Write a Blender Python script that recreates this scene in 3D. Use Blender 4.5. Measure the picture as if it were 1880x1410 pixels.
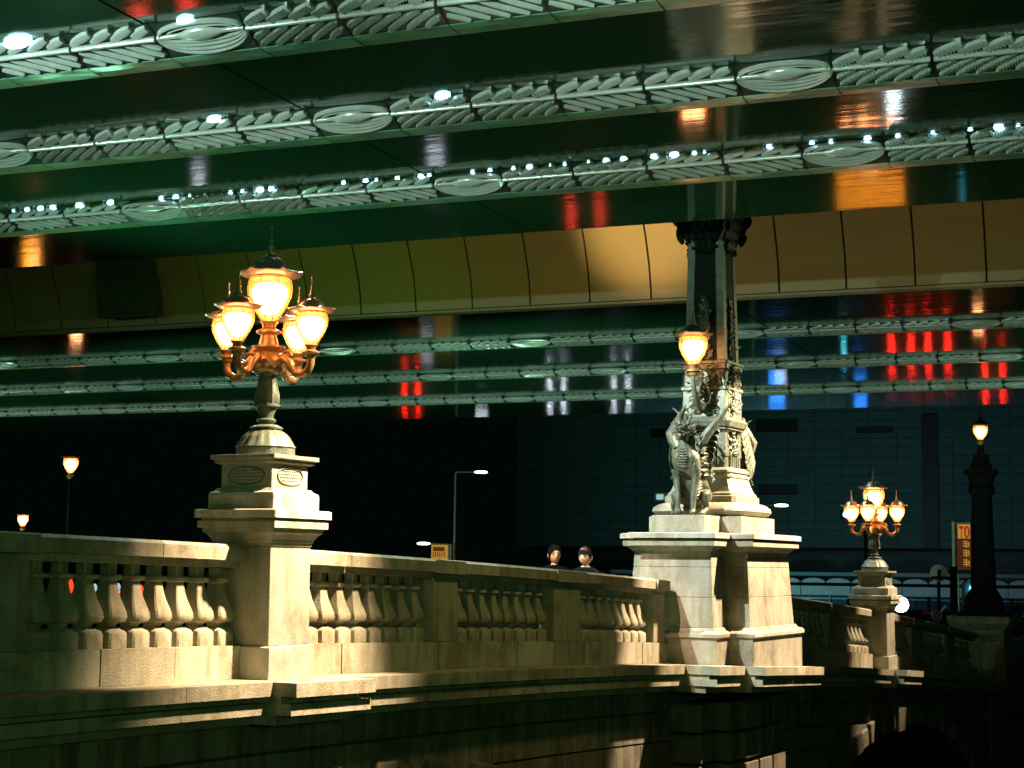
import bpy, bmesh, math, random
import numpy as np
from mathutils import Vector, Matrix
for o in list(bpy.data.objects): bpy.data.objects.remove(o)
S = bpy.context.scene; C = S.collection
PI = math.pi
rad = math.radians
# ------------------------------------------------------------------ camera (x along the bridge, y across it, z up, camera at the origin)
F = 3000.0; YAW = rad(27.47); ROLL = rad(.62); PITCH = math.atan(330/F)
fw = Vector((math.cos(YAW)*math.cos(PITCH), math.sin(YAW)*math.cos(PITCH), math.sin(PITCH)))
r0 = Vector((math.sin(YAW), -math.cos(YAW), 0)); u0 = r0.cross(fw)
RI = r0*math.cos(ROLL)+u0*math.sin(ROLL); UP = u0*math.cos(ROLL)-r0*math.sin(ROLL)
cd = bpy.data.cameras.new('camera'); cam = bpy.data.objects.new('camera', cd); C.objects.link(cam)
cam.matrix_world = Matrix(((RI.x, UP.x, -fw.x, 0), (RI.y, UP.y, -fw.y, 0), (RI.z, UP.z, -fw.z, 0), (0, 0, 0, 1)))
cd.sensor_width = 36; cd.lens = 36*F/1880; cd.clip_start = .1; cd.clip_end = 2000
S.camera = cam
def ray(px, py): return fw + RI*((px-940)/F) + UP*((705-py)/F)
def atx(px, py, x): r = ray(px, py); return r*(x/r.x)
def aty(px, py, y): r = ray(px, py); return r*(y/r.y)
def atz(px, py, z): r = ray(px, py); return r*(z/r.z)
# ------------------------------------------------------------------ world, exposure
w = bpy.data.worlds.new('World'); S.world = w; w.use_nodes = True
bg = w.node_tree.nodes['Background']; bg.inputs[0].default_value = (.10, .42, .30, 1); bg.inputs[1].default_value = .004
S.view_settings.view_transform = 'Standard'; S.view_settings.look = 'None'; S.view_settings.exposure = 0; S.view_settings.gamma = 1
try:
    S.cycles.max_bounces = 6; S.cycles.diffuse_bounces = 3; S.cycles.glossy_bounces = 3; S.cycles.transmission_bounces = 4
    S.cycles.transparent_max_bounces = 8; S.cycles.caustics_reflective = False; S.cycles.caustics_refractive = False
    S.cycles.sample_clamp_indirect = 4; S.cycles.use_denoising = True; S.cycles.use_light_tree = True
except Exception: pass
# ------------------------------------------------------------------ floodlights of the place, and added fill lights
def spot(name, loc, tgt, power, col, size=40, blend=.15, radius=.04):
    l = bpy.data.lights.new(name, 'SPOT'); o = bpy.data.objects.new(name, l); C.objects.link(o)
    l.energy = power; l.color = col; l.spot_size = rad(size); l.spot_blend = blend; l.shadow_soft_size = radius
    o.location = loc; o.rotation_euler = (Vector(tgt)-Vector(loc)).to_track_quat('-Z', 'Y').to_euler()
    return o
PEACH = (1, .73, .47); COOL = (.78, 1, .92); GREEN = (.30, 1, .52); ICE = (.62, .92, 1)
spot('floodlight_left_pedestal', (13.5, 5.4, 4.7), (12.15, 8.5, -.3), 14500, PEACH, 38, .9, .12)
spot('floodlight_statue_front', (17.8, 10.5, 4.7), (22.4, 8.5, .5), 4300, (.93, 1, .93), 46, .25)
spot('floodlight_statue_side', (24.0, 5.1, 4.7), (23.3, 8.4, -.2), 12000, PEACH, 50, .2, .08)
spot('column_side_fill', (25.6, 5.6, 3.2), (23.4, 8.4, 3.6), 420, (1, .88, .48), 56, .8)  # extra unseen spot added to light the side of the shaft
spot('floodlight_right_pedestal', (33.9, 5.2, 4.4), (32.8, 8.5, -.9), 6000, PEACH, 30, .5)
spot('strip_light_above_parapet', (15.5, 11.0, 4.6), (15.2, 8.75, 0), 2100, COOL, 110, .6)
spot('strip_light_above_parapet', (32.0, 11.4, 4.2), (31.0, 8.75, -1), 900, COOL, 70, .7)
spot('face_fill', (15.8, 9.5, 4.2), (20.0, 9.45, .1), 2600, (1, .70, .48), 24, .5)  # unseen spot added to brighten the two faces
spot('middle_parapet_fill', (17.0, 4.6, 4.7), (16.9, 8.7, -.4), 380, (1, .85, .30), 70, 1, .3)  # soft fill added to lift the middle of the parapet
spot('green_camera_fill', (-3, -7, 1.5), (21, 8.6, -1.2), 1500, (.42, 1, .36), 62, .8, 1.0)  # green fill added from the camera side, no real source
spot('green_soffit_fill', (18.5, 17.5, -.5), (17.5, 8.0, 5), 600, (.30, 1, .50), 150, .8, .3)  # unseen spot added from below to green the near soffit
# ------------------------------------------------------------------ materials
def M(name, col, rough=.6, metal=0, spec=.5, emit=None, es=0, var=.25, scale=4, bump=0, bscale=30, detail=6):
    m = bpy.data.materials.new(name); m.use_nodes = True; nt = m.node_tree; b = nt.nodes['Principled BSDF']
    b.inputs['Roughness'].default_value = rough; b.inputs['Metallic'].default_value = metal
    b.inputs['Specular IOR Level'].default_value = spec
    tc = nt.nodes.new('ShaderNodeTexCoord')
    n = nt.nodes.new('ShaderNodeTexNoise'); n.inputs['Scale'].default_value = scale; n.inputs['Detail'].default_value = detail; n.inputs['Roughness'].default_value = .65
    nt.links.new(tc.outputs['Object'], n.inputs['Vector'])
    cr = nt.nodes.new('ShaderNodeValToRGB')
    cr.color_ramp.elements[0].position = .3; cr.color_ramp.elements[1].position = .72
    cr.color_ramp.elements[0].color = (*[c*(1-var) for c in col], 1); cr.color_ramp.elements[1].color = (*[min(1, c*(1+var*.6)) for c in col], 1)
    nt.links.new(n.outputs['Fac'], cr.inputs[0]); nt.links.new(cr.outputs[0], b.inputs['Base Color'])
    if bump:
        n2 = nt.nodes.new('ShaderNodeTexNoise'); n2.inputs['Scale'].default_value = bscale; n2.inputs['Detail'].default_value = 5
        nt.links.new(tc.outputs['Object'], n2.inputs['Vector'])
        bp = nt.nodes.new('ShaderNodeBump'); bp.inputs['Strength'].default_value = bump; bp.inputs['Distance'].default_value = .02
        nt.links.new(n2.outputs['Fac'], bp.inputs['Height']); nt.links.new(bp.outputs[0], b.inputs['Normal'])
    if emit: b.inputs['Emission Color'].default_value = (*emit, 1); b.inputs['Emission Strength'].default_value = es
    return m
def stone(name, col, streak=.22):
    m = M(name, col, .85, var=.22, scale=3.2, bump=.35, bscale=55); nt = m.node_tree; b = nt.nodes['Principled BSDF']
    src = b.inputs['Base Color'].links[0].from_socket
    tc = [n for n in nt.nodes if n.type == 'TEX_COORD'][0]
    mp = nt.nodes.new('ShaderNodeMapping'); mp.inputs['Scale'].default_value = (5, 5, .7); nt.links.new(tc.outputs['Object'], mp.inputs[0])
    n = nt.nodes.new('ShaderNodeTexNoise'); n.inputs['Scale'].default_value = 1.6; n.inputs['Detail'].default_value = 8; nt.links.new(mp.outputs[0], n.inputs['Vector'])
    cr = nt.nodes.new('ShaderNodeValToRGB'); cr.color_ramp.elements[0].position = .34; cr.color_ramp.elements[1].position = .56
    cr.color_ramp.elements[0].color = (1-streak, (1-streak)*.95, (1-streak)*.82, 1); cr.color_ramp.elements[1].color = (1, 1, 1, 1)
    nt.links.new(n.outputs['Fac'], cr.inputs[0])
    n3 = nt.nodes.new('ShaderNodeTexNoise'); n3.inputs['Scale'].default_value = 130; n3.inputs['Detail'].default_value = 2; nt.links.new(tc.outputs['Object'], n3.inputs['Vector'])
    c3 = nt.nodes.new('ShaderNodeValToRGB'); c3.color_ramp.elements[0].position = .35; c3.color_ramp.elements[1].position = .6
    c3.color_ramp.elements[0].color = (.72, .72, .72, 1); nt.links.new(n3.outputs['Fac'], c3.inputs[0])
    ge = nt.nodes.new('ShaderNodeNewGeometry'); c4 = nt.nodes.new('ShaderNodeValToRGB'); c4.color_ramp.elements[0].color = (.62, .60, .54, 1); c4.color_ramp.elements[1].color = (1, 1, 1, 1); nt.links.new(ge.outputs['Random Per Island'], c4.inputs[0])
    n5 = nt.nodes.new('ShaderNodeTexNoise'); n5.inputs['Scale'].default_value = 1.1; n5.inputs['Detail'].default_value = 9; n5.inputs['Roughness'].default_value = .75; nt.links.new(tc.outputs['Object'], n5.inputs['Vector'])
    c5 = nt.nodes.new('ShaderNodeValToRGB'); c5.color_ramp.elements[0].position = .36; c5.color_ramp.elements[1].position = .52; c5.color_ramp.elements[0].color = (.55, .51, .42, 1); c5.color_ramp.elements[1].color = (1, 1, 1, 1); nt.links.new(n5.outputs['Fac'], c5.inputs[0])
    for cc in (cr, c3, c4, c5):
        mx = nt.nodes.new('ShaderNodeMix'); mx.data_type = 'RGBA'; mx.blend_type = 'MULTIPLY'; mx.inputs[0].default_value = 1
        nt.links.new(src, mx.inputs[6]); nt.links.new(cc.outputs[0], mx.inputs[7]); src = mx.outputs[2]
    nt.links.new(src, b.inputs['Base Color'])
    return m
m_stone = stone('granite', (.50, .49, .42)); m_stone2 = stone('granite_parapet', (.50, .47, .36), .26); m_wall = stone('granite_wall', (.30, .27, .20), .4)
m_dark = M('dark_joint', (.006, .008, .007), .9)
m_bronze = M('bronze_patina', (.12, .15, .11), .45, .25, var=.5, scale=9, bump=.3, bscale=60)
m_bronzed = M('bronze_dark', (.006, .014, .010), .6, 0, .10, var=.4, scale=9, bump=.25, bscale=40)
m_roof_lit = M('bronze_roof_lit', (.30, .25, .18), .32, .4, var=.4, scale=14); m_statue = M('statue_bronze', (.085, .10, .068), .45, .1, var=.7, scale=11, bump=.5, bscale=45)  # roof bronze lightened: warm lamplight put into its colour
m_bronze_lit = M('bronze_lamplit', (.42, .24, .10), .38, .45, var=.3, scale=14)  # same bronze with the orange of the lamplight put into its colour
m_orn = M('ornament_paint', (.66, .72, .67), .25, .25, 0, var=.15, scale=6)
m_orn_shade = M('ornament_plate_shade', (.035, .05, .042), .4, 0, var=.25, scale=3); m_ornback = M('ornament_recess', (.012, .02, .016), .6)  # plate kept dark: shade between the strands put into its colour
m_side = M('fascia_tan', (.30, .25, .12), .55, var=.07, scale=.5, bump=.04, bscale=200)
m_facade_d = M('dark_opening', (.002, .003, .003), .5)
m_black = M('black_metal', (.003, .004, .004), .8, spec=.15)
m_pole = M('galvanised_pole', (.55, .6, .58), .45, .3)
m_glasslit = M('warm_bulb', (1, .85, .6), .5, emit=(1, .68, .42), es=27, var=0)
m_led = M('led_cool', (1, 1, 1), .5, emit=(.45, .8, 1), es=9, var=0)
m_white_lit = M('white_lamp_glass', (1, 1, 1), .5, emit=(.8, .95, 1), es=6, var=0)
m_asphalt = M('asphalt', (.035, .038, .037), .75, var=.3, scale=3, bump=.3, bscale=90)
m_skin = M('skin', (.62, .36, .22), .55, var=.06)
m_hair = M('black_hair', (.004, .0035, .003), .9, spec=.12, var=.3, scale=60)
m_hairl = M('brown_hair', (.16, .09, .04), .5, var=.4, scale=60)
m_jacket = M('dark_jacket', (.002, .003, .004), 1, spec=.08); m_shirt = M('pale_shirt', (.6, .55, .5), .7)
m_green_dim = M('white_panel', (.5, .55, .55), .5)
def glass_amber():
    m = bpy.data.materials.new('amber_glass'); m.use_nodes = True; nt = m.node_tree; nt.nodes.clear()
    o = nt.nodes.new('ShaderNodeOutputMaterial'); t = nt.nodes.new('ShaderNodeBsdfTransparent'); t.inputs[0].default_value = (1, .70, .46, 1)
    tl = nt.nodes.new('ShaderNodeBsdfTranslucent'); tl.inputs[0].default_value = (.85, .26, .06, 1)
    g = nt.nodes.new('ShaderNodeBsdfGlossy'); g.inputs['Roughness'].default_value = .15
    x = nt.nodes.new('ShaderNodeMixShader'); x.inputs[0].default_value = .38; y = nt.nodes.new('ShaderNodeMixShader'); y.inputs[0].default_value = .06
    nt.links.new(t.outputs[0], x.inputs[1]); nt.links.new(tl.outputs[0], x.inputs[2]); nt.links.new(x.outputs[0], y.inputs[1]); nt.links.new(g.outputs[0], y.inputs[2]); nt.links.new(y.outputs[0], o.inputs[0])
    return m
m_amber = glass_amber()
def soffit_mat():
    m = bpy.data.materials.new('glossy_soffit'); m.use_nodes = True; nt = m.node_tree; b = nt.nodes['Principled BSDF']
    b.inputs['Base Color'].default_value = (.016, .085, .042, 1); b.inputs['Roughness'].default_value = .07; b.inputs['IOR'].default_value = 1.40
    tc = nt.nodes.new('ShaderNodeTexCoord'); mp = nt.nodes.new('ShaderNodeMapping'); mp.inputs['Scale'].default_value = (.35, 4.0, 1)
    nt.links.new(tc.outputs['Object'], mp.inputs[0])
    n = nt.nodes.new('ShaderNodeTexNoise'); n.inputs['Scale'].default_value = 1.3; n.inputs['Detail'].default_value = 3; nt.links.new(mp.outputs[0], n.inputs['Vector'])
    n2 = nt.nodes.new('ShaderNodeTexNoise'); n2.inputs['Scale'].default_value = 24; nt.links.new(tc.outputs['Object'], n2.inputs['Vector'])
    a = nt.nodes.new('ShaderNodeMath'); a.operation = 'MULTIPLY_ADD'; a.inputs[1].default_value = .10; nt.links.new(n2.outputs['Fac'], a.inputs[0]); nt.links.new(n.outputs['Fac'], a.inputs[2])
    bp = nt.nodes.new('ShaderNodeBump'); bp.inputs['Strength'].default_value = .10; bp.inputs['Distance'].default_value = .03
    nt.links.new(a.outputs[0], bp.inputs['Height']); nt.links.new(bp.outputs[0], b.inputs['Normal'])
    n3 = nt.nodes.new('ShaderNodeTexNoise'); n3.inputs['Scale'].default_value = .5; nt.links.new(tc.outputs['Object'], n3.inputs['Vector'])
    mr = nt.nodes.new('ShaderNodeMapRange'); mr.inputs[3].default_value = .04; mr.inputs[4].default_value = .13; nt.links.new(n3.outputs['Fac'], mr.inputs[0]); nt.links.new(mr.outputs[0], b.inputs['Roughness'])
    return m
m_soffit = soffit_mat()
m_flange = M('flange_paint', (.16, .42, .26), .28, 0, var=.35, scale=1.5)
def tile_mat():
    m = M('facade_tile', (.07, .15, .14), .6, var=.12, scale=.4); nt = m.node_tree; b = nt.nodes['Principled BSDF']; src = b.inputs['Base Color'].links[0].from_socket
    tc = [n for n in nt.nodes if n.type == 'TEX_COORD'][0]; mp = nt.nodes.new('ShaderNodeMapping'); mp.inputs['Rotation'].default_value = (PI/2, 0, 0)
    nt.links.new(tc.outputs['Object'], mp.inputs[0])
    br = nt.nodes.new('ShaderNodeTexBrick'); br.offset = 0; br.inputs['Scale'].default_value = 1; br.inputs['Brick Width'].default_value = 2.3; br.inputs['Row Height'].default_value = .78
    br.inputs['Mortar Size'].default_value = .05; br.inputs['Color1'].default_value = (1, 1, 1, 1); br.inputs['Color2'].default_value = (.8, .85, .85, 1); br.inputs['Mortar'].default_value = (.45, .45, .42, 1)
    nt.links.new(mp.outputs[0], br.inputs['Vector'])
    mx = nt.nodes.new('ShaderNodeMix'); mx.data_type = 'RGBA'; mx.blend_type = 'MULTIPLY'; mx.inputs[0].default_value = 1
    nt.links.new(src, mx.inputs[6]); nt.links.new(br.outputs[0], mx.inputs[7]); nt.links.new(mx.outputs[2], b.inputs['Base Color'])
    return m
m_tile = tile_mat()
m_blue = M('blue_hoarding', (.02, .07, .22), .5, var=.25, scale=1)
m_canopy = M('canopy_grey', (.16, .24, .26), .5, var=.3, scale=1.5)
def emit(name, col, s):
    m = bpy.data.materials.new(name); m.use_nodes = True; nt = m.node_tree; nt.nodes.clear()
    o = nt.nodes.new('ShaderNodeOutputMaterial'); e = nt.nodes.new('ShaderNodeEmission'); e.inputs[0].default_value = (*col, 1); e.inputs[1].default_value = s
    nt.links.new(e.outputs[0], o.inputs[0]); return m
m_red = emit('red_light', (1, .02, .01), 85); m_head = emit('white_headlight', (.75, .9, 1), 45); m_amb = emit('amber_light', (1, .36, .03), 22)
m_blueL = emit('blue_light', (.03, .25, 1), 12); m_redd = emit('dim_red_light', (1, .05, .03), 22); m_pale = emit('pale_sign_light', (.8, .85, 1), 7); m_cyan = emit('cyan_light', (.1, .8, 1), 12)
# ------------------------------------------------------------------ mesh builder
class MB:
    def __init__(s): s.v = []; s.f = []; s.T = Matrix.Identity(4)
    def add(s, vs, fs):
        n = len(s.v); s.v += [tuple(s.T @ Vector(p)) for p in vs]; s.f += [tuple(n+i for i in f) for f in fs]; return s
    def box(s, x0, x1, y0, y1, z0, z1):
        return s.add([(x, y, z) for z in (z0, z1) for y in (y0, y1) for x in (x0, x1)],
                     [(0, 2, 3, 1), (4, 5, 7, 6), (0, 1, 5, 4), (2, 6, 7, 3), (0, 4, 6, 2), (1, 3, 7, 5)])
    def loft(s, rings, close=True, caps=True):
        n = len(rings[0]); vs = [p for r in rings for p in r]; fs = []
        for k in range(len(rings)-1):
            for i in range(n if close else n-1):
                j = (i+1) % n; fs.append((k*n+i, k*n+j, (k+1)*n+j, (k+1)*n+i))
        if caps and close: fs.append(tuple(range(n))[::-1]); fs.append(tuple((len(rings)-1)*n+i for i in range(n)))
        return s.add(vs, fs)
    def lathe(s, prof, n=24, c=(0, 0), caps=True, mod=None):
        return s.loft([[(c[0]+(r*(mod(2*PI*i/n, k) if mod else 1))*math.cos(2*PI*i/n), c[1]+(r*(mod(2*PI*i/n, k) if mod else 1))*math.sin(2*PI*i/n), z) for i in range(n)] for k, (r, z) in enumerate(prof)], caps=caps)
    def sq(s, prof, cx=0, cy=0, ch=.12):            # square-plan profile [(hx, hy, z)] with small chamfers
        R = []
        for hx, hy, z in prof:
            c = min(hx, hy)*ch
            R.append([(cx+a, cy+b, z) for a, b in ((hx-c, -hy), (hx, -hy+c), (hx, hy-c), (hx-c, hy), (-hx+c, hy), (-hx, hy-c), (-hx, -hy+c), (-hx+c, -hy))])
        return s.loft(R)
    def prism(s, poly, z0, z1):
        return s.loft([[(x, y, z0) for x, y in poly], [(x, y, z1) for x, y in poly]])
    def tube(s, pts, rr, n=8, flat=1.0):
        pts = [Vector(p) for p in pts]; rr = rr if hasattr(rr, '__len__') else [rr]*len(pts); R = []; up = Vector((0, 0, 1)); pn = None
        for i, p in enumerate(pts):
            t = (pts[min(i+1, len(pts)-1)]-pts[max(i-1, 0)]).normalized()
            if pn is None: pn = t.cross(up if abs(t.z) < .9 else Vector((1, 0, 0))).normalized()
            pn = (pn - t*pn.dot(t)).normalized(); b = t.cross(pn)
            R.append([tuple(p+pn*rr[i]*math.cos(2*PI*k/n)+b*rr[i]*flat*math.sin(2*PI*k/n)) for k in range(n)])
        return s.loft(R)
    def leaf(s, base, d, nrm, L, W, curl=.4, k=6):  # acanthus-like blade with a raised mid rib and real thickness
        base, d, nrm = Vector(base), Vector(d).normalized(), Vector(nrm).normalized(); sd = d.cross(nrm).normalized(); R = []
        for i in range(k+1):
            t = i/k; wv = W*math.sin(PI*min(1, t*.93+.07))**.7*(1+.18*math.sin(t*19)); c = base+d*(L*t)+nrm*(curl*L*t*t*(1 if t < .8 else 1.15)-.0)
            th = .10*W+.004
            R.append([tuple(c-sd*wv), tuple(c-sd*wv*.5+nrm*th), tuple(c+nrm*th*2.4), tuple(c+sd*wv*.5+nrm*th), tuple(c+sd*wv), tuple(c-nrm*th)])
        return s.loft(R)
    def ball(s, c, r, n=10, m=7):
        c = Vector(c); r = r if hasattr(r, '__len__') else (r, r, r)
        return s.loft([[(c.x+r[0]*math.sin(PI*(j+.02)/(m+.04))*math.cos(2*PI*i/n), c.y+r[1]*math.sin(PI*(j+.02)/(m+.04))*math.sin(2*PI*i/n), c.z-r[2]*math.cos(PI*(j+.02)/(m+.04))) for i in range(n)] for j in range(m+1)])
    def build(s, name, mat, parent=None, smooth=False, bevel=0, label=None):
        me = bpy.data.meshes.new(name); me.from_pydata(s.v, [], s.f)
        bm = bmesh.new(); bm.from_mesh(me); bmesh.ops.recalc_face_normals(bm, faces=bm.faces); bm.to_mesh(me); bm.free()
        me.materials.append(mat); o = bpy.data.objects.new(name, me); C.objects.link(o)
        if parent: o.parent = parent
        if smooth:
            for p in me.polygons: p.use_smooth = True
            try: me.set_sharp_from_angle(angle=rad(40))
            except Exception: pass
        if bevel:
            b = o.modifiers.new('bevel', 'BEVEL'); b.width = bevel; b.segments = 2; b.limit_method = 'ANGLE'; b.angle_limit = rad(35)
        if label: o['label'] = label
        return o
def tag(o, label, cat, group=None, kind=None):
    o['label'] = label; o['category'] = cat
    if group: o['group'] = group
    if kind: o['kind'] = kind
    return o
def empty(name, loc=(0, 0, 0), rz=0, label=None, cat=None, group=None):
    o = bpy.data.objects.new(name, None); C.objects.link(o); o.location = loc; o.rotation_euler = (0, 0, rz); o.empty_display_size = .2
    if label: tag(o, label, cat, group)
    return o
def copy_tree(o, parent=None):
    c = o.copy(); C.objects.link(c)
    if parent is not None: c.parent = parent
    for ch in list(o.children): copy_tree(ch, c)
    return c
def struct(o): o['kind'] = 'structure'; return o
# ------------------------------------------------------------------ camber of the bridge
CX = [8.77, 10.1, 11.67, 12.66, 15.0, 17.6, 21.6, 26.7, 29.6, 32.8, 36.7, 39, 40.7, 42.9]
CZ = [.20, .167, .135, .115, .04, -.05, -.20, -.45, -.66, -.90, -1.125, -1.32, -1.46, -1.68]
PF = np.polyfit(CX, CZ, 3)
def zr(x):
    x = max(x, 5.0); return float(np.polyval(PF, min(x, 44)))
def strip(mb, x0, x1, y0, y1, t, b, n=None, cham=0):  # a bar that follows the camber; t, b are offsets from the rail top
    n = n or max(1, int((x1-x0)/.6)); R = []
    for i in range(n+1):
        x = x0+(x1-x0)*i/n; z = zr(x)
        if cham: R.append([(x, y0, z+b), (x, y1, z+b), (x, y1, z+t-cham*.5), (x, y1-cham, z+t), (x, y0+cham*1.6, z+t), (x, y0, z+t-cham)])
        else: R.append([(x, y0, z+b), (x, y1, z+b), (x, y1, z+t), (x, y0, z+t)])
    return mb.loft(R)
# ------------------------------------------------------------------ setting: ground, road, water
o = MB().box(44, 1500, -700, 1200, -6.5, -4.0).build('ground', m_asphalt); struct(o)
o = MB().add([(-300, -300, -6.2), (44, -300, -6.2), (44, 900, -6.2), (-300, 900, -6.2)], [(0, 1, 2, 3)]).build('river_water', M('river_water', (.004, .01, .009), .12, bump=.4, bscale=2.5)); struct(o)
# bridge body: spandrel wall with two arches, piers, ledge, roadway
br = empty('stone_bridge', (0, 0, 0), label='granite arch bridge body below the parapet, with ledge, piers and arches', cat='bridge')
def arch_z(x):
    for c, h, cz in ((12.9, 7.6, -2.30), (33.8, 7.7, -3.25)):
        d = abs(x-c)
        if d < h: return cz-3.6*(1-math.sqrt(max(0, 1-(d/(h+.6))**2)))
    return -7
# stone courses of the wall (each course a band, wall cut along the arches)
mb = MB(); jm = MB(); xs = np.arange(4.6, 43.2, .2)
for k in range(9):
    t, b = -1.42-.40*k, -1.42-.40*(k+1)+.028
    for i in range(len(xs)-1):
        xa, xb = xs[i], xs[i+1]; ax, bx_ = arch_z(xa), arch_z(xb)
        za, zb = zr(xa)+b, zr(xb)+b; ta, tb = zr(xa)+t, zr(xb)+t
        if (i*1+k*3) % 6 == 0: xb = xb-.018
        za, zb = max(za, ax), max(zb, bx_)
        if ta <= za+.02 or tb <= zb+.02: continue
        mb.add([(xa, 8.62, za), (xb, 8.62, zb), (xb, 8.62, tb), (xa, 8.62, ta), (xa, 9.0, za), (xb, 9.0, zb), (xb, 9.0, tb), (xa, 9.0, ta)],
               [(0, 1, 2, 3), (0, 4, 5, 1), (3, 2, 6, 7), (0, 3, 7, 4), (1, 5, 6, 2)])
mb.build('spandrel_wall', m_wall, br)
mb = MB()
for i in range(len(xs)-1):
    xa, xb = xs[i], xs[i+1]
    mb.add([(xa, 8.66, max(arch_z(xa), -6.2)), (xb, 8.66, max(arch_z(xb), -6.2)), (xb, 8.66, zr(xb)-1.3), (xa, 8.66, zr(xa)-1.3),
            (xa, 36, max(arch_z(xa), -6.2)), (xb, 36, max(arch_z(xb), -6.2))], [(0, 1, 2, 3), (0, 4, 5, 1)])
mb.build('wall_core', M('mortar', (.05, .05, .04), .9), br)
for c, h, cz in ((12.9, 7.6, -2.30), (33.8, 7.7, -3.25)):
    mb = MB(); n = 31
    for i in range(n):
        a0 = -1+2*i/n+.006; a1 = -1+2*(i+1)/n-.006
        def pt(a, r, y):
            x = c+a*h; z = cz-3.6*(1-math.sqrt(max(0, 1-(a*h/(h+.6))**2))); nx = a*.75; nz = math.sqrt(1-nx*nx); return (x+nx*r, y, z+nz*r)
        y0 = 8.57-(.03 if i % 2 else 0); R = .40 if i % 2 else .34
        mb.loft([[pt(a0, 0, y0), pt(a1, 0, y0), pt(a1, R, y0), pt(a0, R, y0)], [pt(a0, 0, 9.0), pt(a1, 0, 9.0), pt(a1, R, 9.0), pt(a0, R, 9.0)]])
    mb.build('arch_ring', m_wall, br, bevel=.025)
    if c > 20: MB().sq([(.26, .12, cz-.06), (.32, .14, cz+.5)], c, 8.62).build('keystone', m_wall, br, bevel=.03)
# pier below the statue pedestal, in rusticated courses
mb = MB(); z = zr(23.2)-1.62
for k in range(12):
    zt = z-.42*k; zb = zt-.385
    mb.sq([(1.22, .78, zb), (1.22, .78, zt)], 23.25, 8.72, .04)
    mb.sq([(.44, .40, zb), (.44, .40, zt)], 21.95, 8.60, .05)
    for j, dx in enumerate((-.62, 0, .62)):
        mb.box(23.25+dx-.27, 23.25+dx+.27, 7.84, 7.96, zb+.01, zt-.01)
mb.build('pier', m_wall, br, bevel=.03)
# ledge (two thin slabs with a shadow gap) stepping out round the pedestals
def ledge(x0, x1, y0, name='ledge'):
    mb = MB(); n = max(1, round((x1-x0)/1.15)); d = (x1-x0)/n
    for i in range(n):
        a, b_ = x0+i*d+(.004 if i else 0), x0+(i+1)*d-.004
        strip(mb, a, b_, y0, 8.95, -1.157, -1.275, 2); strip(mb, a, b_, y0+.05, 8.95, -1.335, -1.43, 2)
    strip(mb, x0+.02, x1-.02, y0+.17, 8.94, -1.277, -1.337)
    strip(mb, x0+.02, x1-.02, y0+.22, 8.94, -1.432, -1.52)
    mb.build(name, m_stone2, br)
ledge(4.6, 11.5, 8.22); ledge(11.5, 12.75, 7.98); ledge(12.75, 21.0, 8.22); ledge(21.0, 22.0, 7.72); ledge(22.0, 24.75, 7.42); ledge(24.75, 32.1, 8.22); ledge(32.1, 33.5, 7.98); ledge(33.5, 42.8, 8.22)
mb = MB(); strip(mb, 4.6, 43.9, 8.96, 36, -1.02, -1.25); o = mb.build('bridge_roadway', m_asphalt); struct(o)
aw = MB().box(43.4, 75, 8.62, 9.1, -6.2, -1.95).build('added_end_wall', m_wall); tag(aw, 'unlit stone wall added to hide car lights beyond the last pedestal at the right edge', 'wall')  # put in to screen the lights of the car behind it
o = MB().box(43.9, 260, -30, 140, -3.99, -3.9).build('far_street', m_asphalt); struct(o)
# ------------------------------------------------------------------ balustrades
def baluster_mb(x, y=8.90):
    z = zr(x); mb = MB()
    P = [(.048, .052, -.203), (.046, .05, -.28), (.078, .085, -.298), (.078, .085, -.325), (.05, .055, -.335), (.052, .058, -.36),
         (.060, .07, -.42), (.073, .085, -.48), (.090, .11, -.54), (.102, .13, -.59), (.105, .135, -.63), (.093, .12, -.66), (.055, .07, -.675), (.046, .055, -.70), (.072, .09, -.72), (.096, .12, -.735), (.104, .135, -.755), (.104, .135, -.868)]
    return mb.sq([(a, b, z+c) for a, b, c in P], x, y, .16)
def balustrade(name, x0, x1, groups, posts, label, grp='balustrade sections of the stone bridge'):
    root = empty('balustrade', ((x0+x1)/2, 8.9, zr((x0+x1)/2)-1.157), label=label, cat='balustrade', group=grp)
    off = -Vector(root.location)
    def P(mb, nm, mat, **k):
        o = mb.build(nm, mat, root, **k)
        for v in o.data.vertices: v.co += off
        return o
    # coping stones with joints
    mb = MB(); n = max(1, round((x1-x0)/1.05)); d = (x1-x0)/n
    for i in range(n): strip(mb, x0+i*d+(.005 if i else 0), x0+(i+1)*d-.005, 8.68, 9.12, 0, -.137, 2, .028)
    P(mb, 'coping', m_stone2)
    mb = MB(); strip(mb, x0, x1, 8.76, 9.05, -.139, -.2); P(mb, 'under_moulding', m_stone2)
    mb = MB(); n = max(1, round((x1-x0)/.92)); d = (x1-x0)/n
    for i in range(n): strip(mb, x0+i*d+(.006 if i else 0), x0+(i+1)*d-.006, 8.71-(.006 if i % 2 else 0), 9.09, -.87, -1.155, 2)
    P(mb, 'plinth', m_stone2)
    for a, b in posts:
        mb = MB(); strip(mb, a, b, 8.73, 9.07, -.202, -.868); P(mb, 'post', m_stone2, bevel=.008)
        mb = MB(); strip(mb, a-.03, b+.03, 8.655, 8.70, -.012, -.15, 1); P(mb, 'coping_block', m_stone2)
    for a, b, k in groups:
        for i in range(k): P(baluster_mb(a+(b-a)*(i+.5)/k), 'baluster', m_stone2, smooth=True)
    return root
k = 1.042
balustrade('l', 7.2, 11.70, [(9.2, 11.70, 9)], [(7.3, 9.12)], 'leftmost balustrade section fading into darkness beside the large lamp pedestal')
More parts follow.
